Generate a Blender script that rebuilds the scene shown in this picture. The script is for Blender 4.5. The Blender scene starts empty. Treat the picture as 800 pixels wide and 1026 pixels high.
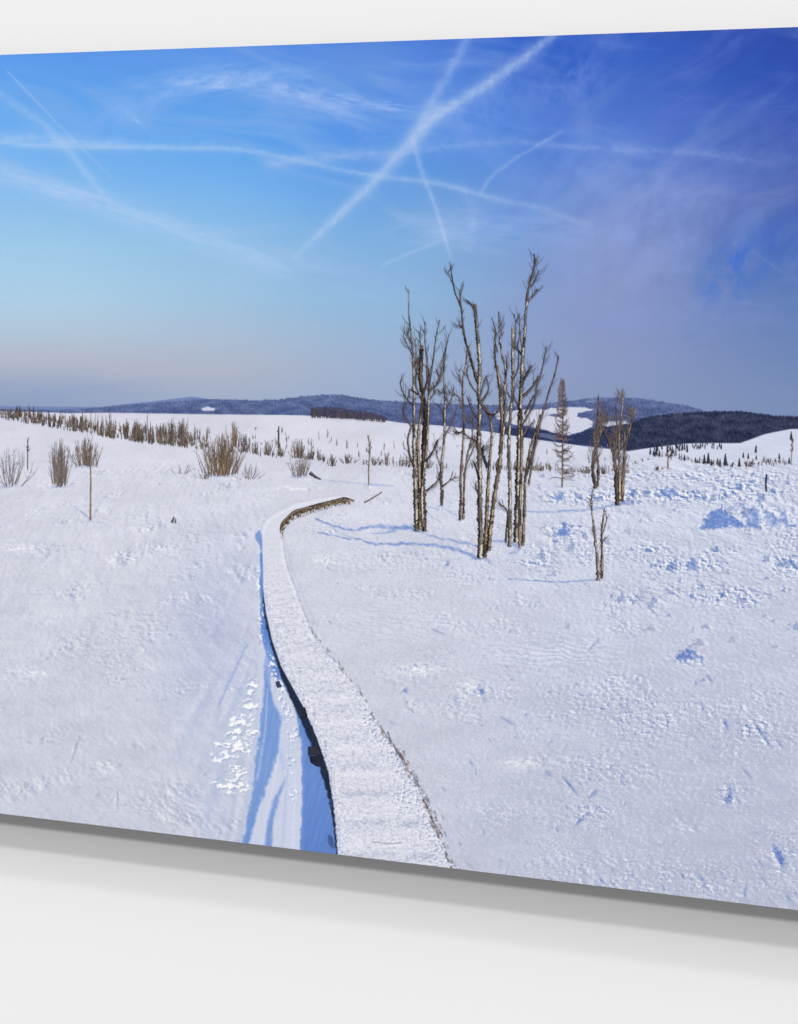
import bpy, math, random
import numpy as np
random.seed(7); RNG = np.random.RandomState(11)

# ------------------------------------------------------------------ scene basics
scene = bpy.context.scene
COL = scene.collection
world = bpy.data.worlds.new("World"); scene.world = world
world.use_nodes = True
scene.view_settings.view_transform = 'Standard'
scene.view_settings.look = 'None'
scene.view_settings.exposure = 0.0
scene.view_settings.gamma = 1.0

# ------------------------------------------------------------------ geometry of wall, print and camera
DEPTH = 0.025                      # how far the face of the print stands off the wall
DIST = 1.1168                      # camera to the face of the print
F = 1600.0
TH = math.atan(F / 5264.0)
CT, ST = math.cos(TH), math.sin(TH)
EYE = 1.50
ZTOP = EYE + 0.1202 * DIST
ZBOT = EYE - 0.4171 * DIST
YF = -DEPTH

def px2t(px):
    return DIST / (F * CT + (px - 400.0) * ST)

def plane(px, py):
    """picture point -> fixed place on the face of the print"""
    t = px2t(px)
    x = t * (-F * ST + (px - 400.0) * CT)
    z = EYE + t * (225.0 - py)
    return x, z

cam = bpy.data.cameras.new("camera")
camo = bpy.data.objects.new("camera", cam); COL.objects.link(camo)
camo.location = (0, -DIST - DEPTH, EYE)
camo.rotation_euler = (math.pi / 2, 0, TH)
cam.sensor_fit = 'VERTICAL'; cam.sensor_height = 36.0; cam.sensor_width = 28.0
cam.lens = F / 1026.0 * 36.0
cam.shift_y = -(513.0 - 225.0) / 1026.0
cam.clip_start = 0.01; cam.clip_end = 200
scene.camera = camo

def tag(o, label=None, cat=None, group=None, kind=None):
    if label: o['label'] = label
    if cat: o['category'] = cat
    if group: o['group'] = group
    if kind: o['kind'] = kind
    return o

# ------------------------------------------------------------------ light
def world_nodes():
    nt = world.node_tree; nt.nodes.clear()
    out = nt.nodes.new('ShaderNodeOutputWorld'); bg = nt.nodes.new('ShaderNodeBackground')
    tc = nt.nodes.new('ShaderNodeTexCoord'); sep = nt.nodes.new('ShaderNodeSeparateXYZ')
    mr = nt.nodes.new('ShaderNodeMapRange')
    mr.inputs['From Min'].default_value = -1.0; mr.inputs['From Max'].default_value = 1.0
    ramp = nt.nodes.new('ShaderNodeFloatCurve')      # brighter towards the ceiling, like a room lit from overhead
    cv = ramp.mapping.curves[0]
    pts = [(0.0, .28), (.62, .28), (.72, .25), (.80, .6), (.88, 1.0), (.92, 3.3), (.955, 3.5), (1.0, .3)]
    cv.points[0].location = (0.0, pts[0][1] / 4); cv.points[1].location = (1.0, pts[-1][1] / 4)
    for p in pts[1:-1]: cv.points.new(p[0], p[1] / 4)
    for p in cv.points: p.handle_type = 'VECTOR'
    ramp.mapping.update()
    mul = nt.nodes.new('ShaderNodeMath'); mul.operation = 'MULTIPLY'; mul.inputs[1].default_value = 4.0 * AMB
    nt.links.new(tc.outputs['Generated'], sep.inputs[0])
    nt.links.new(sep.outputs['Z'], mr.inputs['Value'])
    nt.links.new(mr.outputs[0], ramp.inputs['Value'])
    nt.links.new(ramp.outputs[0], mul.inputs[0])
    bg.inputs['Color'].default_value = (1, 1, 1, 1)
    nt.links.new(mul.outputs[0], bg.inputs['Strength'])
    nt.links.new(bg.outputs[0], out.inputs[0])
AMB = 1.0
world_nodes()

def lamp(name, elev, energy, size, dist=40.0):
    l = bpy.data.lights.new(name, 'AREA'); l.shape = 'SQUARE'; l.size = size; l.energy = energy
    o = bpy.data.objects.new(name, l); COL.objects.link(o)
    cx, cz = 0.0 - 0.34, ZBOT
    o.location = (cx, -dist * math.cos(elev), cz + dist * math.sin(elev))
    d = np.array([cx, 0, cz]) - np.array(o.location)
    import mathutils
    o.rotation_euler = mathutils.Vector(d).to_track_quat('-Z', 'Y').to_euler()
    return o
def energy_for(E, elev, dist=40.0):      # irradiance E on the wall (E = pi gives radiance 1 off a white wall)
    return E * math.pi * dist * dist / math.cos(elev) * math.pi / math.pi * 1.0
e1, e2, e3 = math.radians(37), math.radians(56), math.radians(67.5)
lamp('ceiling_lamp_low', e1, energy_for(0.24 * math.pi, e1), 3.0)
lamp('ceiling_lamp_middle', e2, energy_for(0.16 * math.pi, e2), 1.6)
lamp('ceiling_lamp_high', e3, energy_for(0.08 * math.pi, e3), 1.6)

# ------------------------------------------------------------------ materials
def mat_plain(name, col, rough=0.6, noise=0.0, scale=200.0, spec=0.2):
    m = bpy.data.materials.new(name); m.use_nodes = True
    nt = m.node_tree; b = nt.nodes['Principled BSDF']
    b.inputs['Roughness'].default_value = rough
    b.inputs['Specular IOR Level'].default_value = spec
    tc = nt.nodes.new('ShaderNodeTexCoord'); n = nt.nodes.new('ShaderNodeTexNoise')
    n.inputs['Scale'].default_value = scale; n.inputs['Detail'].default_value = 4
    r = nt.nodes.new('ShaderNodeMapRange')
    r.inputs['To Min'].default_value = 1 - noise; r.inputs['To Max'].default_value = 1 + noise
    mx = nt.nodes.new('ShaderNodeVectorMath'); mx.operation = 'SCALE'
    mx.inputs[0].default_value = col
    nt.links.new(tc.outputs['Object'], n.inputs['Vector'])
    nt.links.new(n.outputs['Fac'], r.inputs['Value'])
    nt.links.new(r.outputs[0], mx.inputs['Scale'])
    nt.links.new(mx.outputs[0], b.inputs['Base Color'])
    return m

def mat_ink(name, grain=0.03, scale=1500.0):
    """printed face: procedural ink values carried on the surface, with a fine print grain on top"""
    m = bpy.data.materials.new(name); m.use_nodes = True
    nt = m.node_tree; b = nt.nodes['Principled BSDF']
    b.inputs['Roughness'].default_value = 0.55
    b.inputs['Specular IOR Level'].default_value = 0.0
    a = nt.nodes.new('ShaderNodeAttribute'); a.attribute_name = 'ink'
    tc = nt.nodes.new('ShaderNodeTexCoord'); n = nt.nodes.new('ShaderNodeTexNoise')
    n.inputs['Scale'].default_value = scale; n.inputs['Detail'].default_value = 1
    r = nt.nodes.new('ShaderNodeMapRange')
    r.inputs['From Min'].default_value = 0.3; r.inputs['From Max'].default_value = 0.7
    r.inputs['To Min'].default_value = 1 - grain; r.inputs['To Max'].default_value = 1 + grain
    mx = nt.nodes.new('ShaderNodeVectorMath'); mx.operation = 'SCALE'
    nt.links.new(tc.outputs['Object'], n.inputs['Vector'])
    nt.links.new(n.outputs['Fac'], r.inputs['Value'])
    nt.links.new(a.outputs['Color'], mx.inputs[0]); nt.links.new(r.outputs[0], mx.inputs['Scale'])
    nt.links.new(mx.outputs[0], b.inputs['Base Color'])
    return m
M_WALL = mat_plain('white_wall_paint', (0.905, 0.905, 0.905), 0.9, 0.0, 60, 0.0)
M_EDGE = mat_plain('panel_edge', (0.16, 0.17, 0.20), 0.5, 0.03, 200)
M_FRAME = mat_plain('hanging_frame_wood', (0.10, 0.07, 0.05), 0.7, 0.15, 80)
M_SKYINK = mat_ink('printed_sky_ink', 0.008, 500)
M_INK = mat_ink('printed_ink', 0.02, 1500)

LIGHT = 0.953                      # light falling on the face of the print
def lin(c):
    c = np.clip(c, 0, 1)
    return np.where(c <= 0.04045, c / 12.92, ((c + 0.055) / 1.055) ** 2.4)

# ------------------------------------------------------------------ noise
def perlin(x, y, seed=0):
    r = np.random.RandomState(seed)
    perm = r.permutation(4096).astype(np.int32)
    ang = r.rand(4096).astype(np.float32) * 2 * np.pi
    gx, gy = np.cos(ang), np.sin(ang)
    xi = np.floor(x).astype(np.int32); yi = np.floor(y).astype(np.int32)
    xf = (x - xi).astype(np.float32); yf = (y - yi).astype(np.float32)
    u = xf * xf * xf * (xf * (xf * 6 - 15) + 10); v = yf * yf * yf * (yf * (yf * 6 - 15) + 10)
    def g(ix, iy, dx, dy):
        h = perm[(perm[ix & 4095] + iy) & 4095]
        return gx[h] * dx + gy[h] * dy
    n00 = g(xi, yi, xf, yf); n10 = g(xi + 1, yi, xf - 1, yf)
    n01 = g(xi, yi + 1, xf, yf - 1); n11 = g(xi + 1, yi + 1, xf - 1, yf - 1)
    a = n00 + u * (n10 - n00); b = n01 + u * (n11 - n01)
    return (a + v * (b - a)) * 1.41

def fbm(x, y, seed=0, octv=4, gain=0.5):
    s = 0; a = 1.0; t = 0
    for i in range(octv):
        s = s + a * perlin(x * 2 ** i, y * 2 ** i, seed + i * 17); t += a; a *= gain
    return s / t

def sm(a, b, x):
    t = np.clip((x - a) / (b - a), 0, 1); return t * t * (3 - 2 * t)

# ------------------------------------------------------------------ the printed picture: a grid over the face
fine = np.arange(-12, 812.01, 0.8)
colpx = np.concatenate([np.arange(-330, -12.5, 2.4), fine, np.arange(814, 1180, 2.4)])
NR = 1106
tt = np.linspace(0, 1, NR)
Zrow = ZTOP + (ZBOT - ZTOP) * tt
PX = np.repeat(colpx[None, :], NR, 0).astype(np.float32)
PY = (225.0 - (Zrow[:, None] - EYE) / px2t(colpx)[None, :]).astype(np.float32)
NC = len(colpx)
C = np.zeros((NR, NC, 3), np.float32)
ID = np.zeros((NR, NC), np.int16)

def rgb(*c): return np.array(c, np.float32) / 255.0
def win(x0, x1, y0, y1):
    c0 = max(0, np.searchsorted(colpx, x0) - 1); c1 = min(NC, np.searchsorted(colpx, x1) + 1)
    if c1 <= c0 + 1: return None
    r0 = int(min(np.searchsorted(PY[:, c0], y0), np.searchsorted(PY[:, c1 - 1], y0))) - 1
    r1 = int(max(np.searchsorted(PY[:, c0], y1), np.searchsorted(PY[:, c1 - 1], y1))) + 1
    r0 = max(0, r0); r1 = min(NR, r1)
    if r1 <= r0: return None
    return (slice(r0, r1), slice(c0, c1))
def mix(w, col, a):
    C[w] += (np.asarray(col, np.float32) - C[w]) * np.clip(a, 0, 1)[..., None]

def poly_dist(px, py, pts):
    """signed distance to polygon, negative inside"""
    d = np.full(px.shape, 1e9, np.float32); ins = np.zeros(px.shape, bool)
    n = len(pts)
    for i in range(n):
        x0, y0 = pts[i]; x1, y1 = pts[(i + 1) % n]
        dx, dy = x1 - x0, y1 - y0
        L = dx * dx + dy * dy + 1e-9
        t = np.clip(((px - x0) * dx + (py - y0) * dy) / L, 0, 1)
        d = np.minimum(d, np.hypot(px - x0 - t * dx, py - y0 - t * dy))
        c = ((y0 > py) != (y1 > py)) & (px < (x1 - x0) * (py - y0) / (y1 - y0 + 1e-9) + x0)
        ins ^= c
    return np.where(ins, -d, d)
def line_dist(px, py, pts):
    """distance to polyline and fraction along"""
    d = np.full(px.shape, 1e9, np.float32); f = np.zeros(px.shape, np.float32)
    ls = [math.hypot(b[0] - a[0], b[1] - a[1]) for a, b in zip(pts, pts[1:])]
    T = sum(ls); acc = 0
    for (a, b, l) in zip(pts, pts[1:], ls):
        dx, dy = b[0] - a[0], b[1] - a[1]
        t = np.clip(((px - a[0]) * dx + (py - a[1]) * dy) / (l * l + 1e-9), 0, 1)
        e = np.hypot(px - a[0] - t * dx, py - a[1] - t * dy)
        m = e < d
        d = np.where(m, e, d); f = np.where(m, (acc + t * l) / T, f); acc += l
    return d, f
def bbox(pts, m):
    xs = [p[0] for p in pts]; ys = [p[1] for p in pts]
    return min(xs) - m, max(xs) + m, min(ys) - m, max(ys) + m
def smooth(pts, n=6):
    out = []
    P = [pts[0]] + list(pts) + [pts[-1]]
    for i in range(1, len(P) - 2):
        p0, p1, p2, p3 = [np.array(p, float) for p in P[i - 1:i + 3]]
        for k in range(n):
            t = k / n
            out.append(tuple(0.5 * ((2 * p1) + (-p0 + p2) * t + (2 * p0 - 5 * p1 + 4 * p2 - p3) * t * t + (-p0 + 3 * p1 - 3 * p2 + p3) * t ** 3)))
    out.append(tuple(pts[-1])); return out
def interp(pts, x):
    return np.interp(x, [p[0] for p in pts], [p[1] for p in pts])

# ---- sky
KX = [0, 215, 400, 615, 785]
KEY = [
 [(40,(92,150,232)),(58,(92,154,233)),(100,(98,163,234)),(150,(118,178,239)),(200,(138,190,239)),(250,(150,197,234)),(300,(158,197,229)),(335,(166,191,217)),(362,(172,182,205)),(384,(152,169,201)),(404,(140,160,196))],
 [(40,(78,134,226)),(50,(80,138,228)),(100,(86,150,230)),(150,(102,167,236)),(200,(125,183,239)),(250,(142,191,232)),(300,(154,193,226)),(335,(165,190,218)),(370,(171,182,205)),(394,(164,178,206)),(404,(160,175,206))],
 [(35,(64,112,212)),(45,(66,118,215)),(100,(78,134,222)),(150,(84,145,228)),(200,(102,162,233)),(250,(126,177,232)),(300,(142,184,227)),(335,(150,183,220)),(362,(155,180,217)),(390,(155,177,213)),(404,(153,175,212))],
 [(30,(54,92,188)),(38,(56,95,191)),(100,(72,113,198)),(150,(84,124,211)),(200,(104,139,212)),(250,(118,148,209)),(300,(128,151,205)),(335,(133,154,204)),(362,(136,156,204)),(390,(136,156,201)),(404,(136,156,200))],
 [(25,(50,76,164)),(35,(48,76,168)),(80,(50,82,176)),(140,(70,95,186)),(200,(84,110,191)),(250,(76,114,195)),(300,(96,130,196)),(335,(106,137,196)),(362,(113,141,195)),(390,(120,146,196)),(410,(122,148,196))]]
cols = []
for k in KEY:
    ys = [a for a, b in k]
    cols.append(np.stack([np.interp(PY, ys, [b[c] for a, b in k]) for c in range(3)], -1))
for i in range(len(KX) - 1):
    a, b = KX[i], KX[i + 1]
    m = (PX >= a) & (PX <= b) if 0 < i < len(KX) - 2 else ((PX <= b) if i == 0 else (PX > a))
    t = np.clip((PX - a) / (b - a), -0.3, 1.3); t = np.where((t > 0) & (t < 1), t * t * (3 - 2 * t) * 0.5 + t * 0.5, t)
    v = cols[i] + (cols[i + 1] - cols[i]) * t[..., None]
    C[m] = (v[m] / 255.0)
del cols
ALL = (slice(0, NR), slice(0, NC))
k_ = sm(110, 230, PY) * (0.55 + 0.45 * sm(200, 650, PX))
C[..., 2] -= k_ * 13 / 255; C[..., 1] -= k_ * 5 / 255
k_ = sm(150, 60, PY) * np.exp(-((PX - 230) / 160) ** 2)
C[..., 0] += k_ * 14 / 255; C[..., 1] += k_ * 10 / 255
k_ = np.exp(-((PX - 650) / 110) ** 2 - ((PY - 240) / 70) ** 2)
C[..., 0] += k_ * 12 / 255; C[..., 1] += k_ * 4 / 255
for cx_, cy_, rx_, ry_, dc in [(383, 62, 70, 45, (20, 14, 1)), (40, 295, 170, 70, (14, 10, 6)), (543, 58, 42, 32, (-18, -15, -7)), (785, 150, 90, 60, (-4, 0, -8)), (430, 200, 80, 60, (6, 2, -4))]:
    k_ = np.exp(-((PX - cx_) / rx_) ** 2 - ((PY - cy_) / ry_) ** 2)
    for j_ in range(3): C[..., j_] += k_ * dc[j_] / 255
del k_
# thin high cloud
skyfade = sm(330, 250, PY)
wx = PX + 40 * perlin(PX / 150, PY / 90, 5); wy = PY + 16 * perlin(PX / 110, PY / 60, 6)
def streaks(ang, sx, sy, seed, octv=5):
    c, s = math.cos(ang), math.sin(ang)
    return fbm((wx * c + wy * s) / sx, (-wx * s + wy * c) / sy, seed, octv, 0.55)
n1 = streaks(0.15, 190, 34, 21); n2 = streaks(-0.75, 120, 48, 33); n3 = streaks(0.35, 260, 26, 41)
pale = rgb(174, 194, 230)
mix(ALL, pale, sm(0.02, 0.5, n1) * skyfade * (0.16 + 0.14 * sm(100, 300, PX) * sm(620, 420, PX)))
mix(ALL, rgb(150, 166, 210), sm(-0.10, 0.55, n2) * skyfade * 0.30 * sm(380, 600, PX))
mix(ALL, rgb(166, 188, 228), sm(0.0, 0.5, n3) * skyfade * 0.20 * sm(640, 420, PX))
mix(ALL, rgb(54, 98, 196), sm(0.0, 0.55, -n2) * sm(430, 560, PX) * sm(330, 200, PY) * 0.2)
mix(ALL, rgb(76, 134, 222), sm(0.0, 0.55, -n1) * sm(240, 60, PY) * sm(560, 400, PX) * 0.18)
def blob(cx, cy, rx, ry, ang, col, a, seed):
    w = win(cx - rx * 1.6 - ry, cx + rx * 1.6 + ry, cy - ry * 1.6 - rx, cy + ry * 1.6 + rx)
    if w is None: return
    x, y = PX[w] - cx, PY[w] - cy
    c, s = math.cos(ang), math.sin(ang)
    u, v = (x * c + y * s) / rx, (-x * s + y * c) / ry
    n = fbm(u * 2.4 + 0.5 * v, v * 1.6 + 9, seed, 6, 0.66)
    mix(w, col, np.exp(-(u * u + v * v) * 1.5) * np.clip(0.62 + 1.9 * n, 0, 1.5) * a)
for (cx, cy, rx, ry, an, cc, a) in [
    (215, 82, 90, 14, -0.10, (164, 192, 240), .9), (300, 95, 75, 15, 0.25, (158, 186, 238), .9), (372, 104, 55, 7, 0.16, (164, 190, 240), .7), (170, 96, 60, 12, -.5, (140, 178, 236), .6),
    (120, 112, 75, 16, -0.45, (130, 175, 238), .55), (345, 118, 50, 9, 0.6, (140, 175, 235), .4), (135, 119, 16, 4, 0.7, (160, 195, 240), .6),
    (80, 198, 150, 13, 0.30, (172, 200, 240), .75), (230, 250, 150, 14, 0.32, (165, 200, 238), .55), (60, 142, 90, 9, 0.03, (160, 198, 242), .6),
    (490, 105, 60, 34, -0.8, (112, 150, 228), .55), (570, 85, 60, 36, -0.7, (112, 138, 218), .6), (700, 108, 110, 22, -0.05, (88, 112, 200), .6),
    (640, 235, 120, 70, -0.5, (140, 160, 218), .6), (560, 180, 90, 32, -0.5, (120, 152, 220), .5), (740, 170, 80, 36, -0.6, (100, 124, 200), .5),
    (460, 232, 80, 14, 0.0, (160, 190, 236), .5), (520, 225, 100, 22, 0.15, (146, 174, 228), .5), (735, 270, 60, 30, -0.9, (58, 108, 205), .6),
    (780, 235, 40, 26, -0.6, (62, 96, 192), .4), (720, 310, 90, 20, 0.1, (125, 145, 200), .4), (600, 330, 160, 40, 0.0, (134, 152, 206), .4),
    (430, 60, 60, 24, -0.8, (90, 130, 222), .4), (520, 60, 30, 20, -0.6, (52, 92, 205), .5), (385, 150, 90, 14, -0.02, (120, 165, 232), .35),
    (700, 60, 110, 14, -0.5, (78, 104, 196), .5), (790, 130, 60, 18, 0.1, (86, 104, 186), .5), (500, 210, 60, 40, 0.5, (100, 145, 225), .35),
    (150, 360, 190, 26, 0.0, (178, 182, 204), .35), (40, 392, 140, 16, 0, (140, 158, 196), .5), (470, 130, 60, 12, 0.6, (130, 165, 232), .35)]:
    blob(cx, cy, rx, ry, an, rgb(*cc), a, int(cx * 7 + cy) % 900)

# contrails
CONTRAILS = []
def contrail(pts, w0, w1, w2, a0, a1, col=(196, 212, 244), rough=0.35, named=None):
    pts = smooth(pts, 5)
    w = win(*bbox(pts, 22))
    x, y = PX[w], PY[w]
    wob = 2.2 * rough * fbm(x / 9, y / 9, len(CONTRAILS) * 13 + 3, 3) * 2
    d, f = line_dist(x + wob, y + wob * 0.7, pts)
    W = np.interp(f, [0, 0.5, 1], [w0, w1, w2])
    n = fbm(x / 9, y / 8, len(CONTRAILS) * 29 + 7, 4, 0.6)
    core = np.exp(-(d / (W * 0.5)) ** 2 * 1.0) * 0.72 + 0.28 * np.exp(-(d / (W * 1.1)) ** 2)
    a = core * np.interp(f, [0, 0.12, 0.85, 1], [a0 * .85, a0, a1, a1 * 0.35]) * np.clip(0.88 + 0.8 * n * rough * 2, 0.1, 1.25)
    mix(w, rgb(col[0] - 4, col[1] - 4, col[2] - 6), a * .78)
    k = len(CONTRAILS)
    CONTRAILS.append(named)
    if named:
        sub = ID[w]; sub[(a > 0.17) & (sub == 0)] = 100 + k; ID[w] = sub
contrail([(0, 178), (60, 190), (110, 208), (200, 240), (300, 275)], 9, 16, 18, .38, .16, rough=.6)
contrail([(470, 36), (450, 72), (428, 112), (414, 142)], 9, 10, 9, .48, .45, named='faint wide contrail at the top beside the broad one')
contrail([(414, 142), (424, 175), (438, 212), (453, 262)], 5, 4, 3, .42, .55, named='thin contrail running down to the tallest branch')
contrail([(270, 166), (350, 156), (430, 150), (500, 142), (560, 146), (630, 150), (700, 153), (780, 165)], 8, 7, 6, .34, .30, col=(176, 192, 236), rough=.7, named='faded level contrail in the darker blue on the right')
contrail([(270, 163), (340, 156), (400, 157)], 9, 9, 9, .30, .25, rough=.8)
contrail([(-330, 150), (-100, 138), (0, 143), (60, 147), (150, 148), (240, 150), (290, 159), (350, 172), (400, 179), (440, 184), (500, 200), (545, 210), (590, 226)], 4, 4.0, 6, .40, .5, col=(200, 214, 242), named='long level contrail bending down across the sky')
contrail([(0, 136), (60, 141), (130, 145), (240, 149)], 8, 7, 5, .28, .2, rough=.8)
contrail([(-60, 55), (0, 95), (50, 130), (90, 178), (116, 210)], 9, 9, 5, .32, .5, named='soft contrail slanting down at the left side')
contrail([(8, 72), (60, 126), (112, 178)], 2.2, 2.0, 1.6, .45, .35, rough=.15, named='hair thin straight contrail at the upper left')
contrail([(562, 132), (540, 145), (510, 163), (492, 178), (478, 200)], 3, 3, 3.5, .4, .35, named='short curved contrail right of the crossing')
contrail([(466, 190), (474, 215), (470, 250)], 8, 9, 9, .22, .2, rough=.7)
contrail([(383, 266), (415, 252), (446, 240)], 2.2, 2.6, 2.4, .4, .4, rough=.2, named='short thin contrail low beside the tree tops')
contrail([(755, 252), (786, 274)], 3, 3.5, 3, .2, .25, col=(150, 170, 226), rough=.3, named='tiny contrail in the dark blue at the right edge')
contrail([(558, 32), (515, 66), (470, 96), (432, 120), (408, 146), (375, 182), (340, 215), (296, 258)], 8, 13, 5, .80, .80, col=(194, 210, 241), rough=.30, named='broad white contrail slanting down from the top edge')
contrail([(440, 112), (424, 130), (408, 146)], 12, 14, 10, .25, .25)

# ---- hills
def silhouette(pts, jag, seed, fr=3.0, fill=1.0):
    base = interp(pts, PX[0]).astype(np.float32)
    n = perlin(PX[0] / fr, PX[0] * 0 + 0.5, seed) + 0.6 * perlin(PX[0] / (fr * .4), PX[0] * 0 + 3.5, seed + 1)
    return (base - jag * np.abs(n))[None, :]
def hill(pts, cols, jag, seed, idn, tex=0.04, soft=0.6, fr=3.0, streak=(1.6, 3.0)):
    top = silhouette(pts, jag, seed, fr)
    w = win(-330, 1180, min(p[1] for p in pts) - 8, 480)
    a = np.clip((PY[w] - top) / soft + 0.5, 0, 1)
    n = fbm(PX[w] / streak[0], PY[w] / streak[1], seed + 5, 3, 0.7) * tex + fbm(PX[w] / 14, PY[w] / 6, seed + 9, 3) * tex * 0.8
    h = np.clip((PY[w] - top) / 26, 0, 1)[..., None]
    col = rgb(*cols[0]) * (1 - h) + rgb(*cols[1]) * h + n[..., None]
    C[w] += (col - C[w]) * a[..., None]
    s = ID[w]; s[a > 0.5] = idn; ID[w] = s
hill([(-330, 404), (-100, 406), (0, 407), (100, 408), (150, 402.5), (175, 399.5), (192, 397.5), (215, 400.5), (260, 405), (1200, 430)], [(116, 134, 180), (108, 126, 172)], 0.3, 61, 2, 0.012)
hill([(-330, 409), (60, 411), (100, 408.5), (130, 405.5), (165, 403.5), (200, 400.5), (230, 400.5), (255, 401.5), (280, 400.5), (300, 398), (322, 395.8), (345, 396), (358, 399), (380, 401.5), (400, 402.5), (430, 404.5), (470, 405.5), (510, 407), (540, 405.5), (560, 403), (590, 399.6), (620, 398.2), (640, 399.2), (665, 403), (690, 407), (702, 410.5), (720, 424), (1200, 440)], [(92, 106, 150), (80, 93, 136)], 1.3, 71, 3, 0.15)
# mid snow clearing on the far hill
def patch(pts, col, idn=None, soft=0.8, tex=0.03, seed=1, jag=1.5, alpha=1.0):
    w = win(*bbox(pts, 6 + jag * 2))
    if w is None: return
    x, y = PX[w], PY[w]
    d = poly_dist(x + jag * fbm(x / 5, y / 4, seed, 3), y + jag * fbm(x / 5, y / 4, seed + 50, 3), pts)
    a = np.clip(0.5 - d / soft, 0, 1) * alpha
    n = fbm(x / 3, y / 2, seed + 3, 3, 0.6) * tex
    C[w] += (rgb(*col) + n[..., None] - C[w]) * a[..., None]
    if idn is not None:
        s = ID[w]; s[a > 0.5] = idn; ID[w] = s
patch([(495, 413), (520, 411), (544, 410), (562, 408), (585, 408), (595, 410.5), (580, 414), (577, 417.5), (588, 419), (594, 421.5), (594, 427.5), (582, 433), (570, 436), (556, 434), (548, 431), (535, 428), (515, 425), (498, 420)], (206, 208, 226), 4, seed=81)
patch([(600, 424), (612, 422.5), (628, 421.5), (630, 424.5), (612, 427), (602, 427.5)], (200, 203, 224), 8, seed=83)
patch([(202, 409.5), (208, 407.5), (216, 409), (215, 411.5), (204, 411.5)], (205, 208, 228), 7, seed=85, jag=.6)
patch([(586, 402), (600, 401), (602, 403), (588, 404)], (160, 170, 205), None, seed=86, alpha=.35)
patch([(548, 416), (556, 414.5), (566, 416), (556, 417.5)], (96, 106, 150), None, seed=87, jag=.8)
patch([(540, 430), (556, 434), (570, 437), (590, 430), (604, 427.5), (636, 424), (650, 419), (650, 452), (560, 444), (520, 438), (500, 434), (500, 428)], (48, 58, 92), 5, seed=88, tex=.09)
patch([(540, 433), (556, 436), (575, 441), (555, 441), (540, 437)], (150, 158, 190), None, seed=89, alpha=.45)
hill([(-330, 900), (626, 900), (627, 428), (640, 420.5), (652, 417.5), (680, 414.2), (712, 412.5), (745, 412.4), (757, 414.5), (775, 417), (800, 417.8), (900, 424), (1200, 445)], [(56, 63, 88), (48, 55, 80)], 1.3, 91, 5, 0.15, streak=(1.3, 4.0))
patch([(311, 419), (312, 409), (318, 407.5), (340, 408), (352, 410.5), (372, 413), (388, 418), (388, 424)], (72, 72, 96), 6, seed=95, tex=.14, jag=1.6)

# ---- snow ground
ridge_far = [(-330, 396), (-100, 408), (0, 412), (40, 413), (70, 414), (110, 413.5), (200, 415), (300, 416), (350, 419), (380, 420.5), (405, 424), (442, 426.5), (480, 431), (505, 435), (542, 441), (585, 447), (630, 452), (650, 449), (687, 444.5), (706, 444), (742, 444), (751, 440.8), (766, 435.2), (781, 432), (792, 430), (800, 429.8), (840, 427), (1200, 440)]
rf = interp(ridge_far, PX[0])[None, :]
G = win(-330, 1180, 390, 1000)
x, y = PX[G], PY[G]
gm = np.clip((y - interp(ridge_far, x)) / 0.8 + 0.5, 0, 1)
q = np.clip(y - 361, 25, None)
lx = (x - 400) / q * 1.0; ly = np.log(q) * 2.6
t = sm(410, 860, y)[..., None]; rt = sm(250, 800, x)[..., None]
base = rgb(213, 214, 228) * (1 - t) + rgb(199, 202, 217) * t
base = base + (rgb(207, 213, 232) * (1 - t) + rgb(182, 188, 210) * t - base) * rt * 0.97
base = base + (rgb(196, 204, 226) - base) * (np.exp(-((x - 225) / 70) ** 2 - ((y - 700) / 110) ** 2) * 0.35)[..., None]
base = base + 0.045 * fbm(x / 80 + y / 90, y / 24, 101, 4)[..., None] + 0.02 * fbm(x / 22 + y / 20, y / 8, 103, 3)[..., None]
base = base - (rgb(22, 16, 6) * (np.exp(-((x - 213 + (y - 620) * .12) / 40) ** 2 - ((y - 628) / 75) ** 2) * (.8 + .8 * fbm((x + y * .7) / 26, (y - x * .6) / 9, 105, 4)))[..., None])
# roughness regions
right = sm(520, 640, x) * sm(452, 470, y) * sm(640, 560, y)
right = np.maximum(right, sm(440, 560, x) * 0.45 * sm(455, 480, y))
rough = 0.22 + 0.9 * right * np.clip(0.75 + 1.3 * fbm(lx * 5, ly * 5, 107, 3), 0.1, 1.6)
def edge_ly(yy): return yy
boardL = [(262, 530), (263, 542), (263.5, 560), (264, 590), (268, 620), (275, 645), (283, 670), (291, 690), (305, 702), (319, 740), (329.5, 772), (335, 810), (339, 854), (341, 900)]
boardL = [(262, 530), (263, 542), (263.5, 560), (264, 590), (267, 615), (273, 642), (282, 668), (293, 688), (304, 708), (318, 740), (329, 772), (335, 810), (339, 854), (341, 900)]
boardR = [(284, 537), (287, 562), (295, 585), (305, 612), (317, 640), (338, 664), (364, 698), (382, 730), (399.5, 754), (417, 782), (431, 814), (452, 866), (468, 905)]
leftside = x < np.interp(y, [p[1] for p in boardL], [p[0] for p in boardL])
def slope(f, ang, flat, seed, e=1.3, dom=0.0):
    c, s = math.cos(ang), math.sin(ang)
    def n(xx, yy):
        qq = np.clip(yy - 361, 25, None)
        a = (xx - 400) / qq; b = np.log(qq) * 1.0
        u = a * c + b * s; v = (-a * s + b * c) * flat
        return perlin(u * f, v * f, seed)
    att = np.clip((q / f - 1.2) / 1.6, 0, 1)
    return (n(x + e, y - e * 0.35) - n(x - e, y + e * 0.35)) * att
shade = np.zeros_like(x)
S_l = np.zeros_like(x); S_r = np.zeros_like(x)
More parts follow.
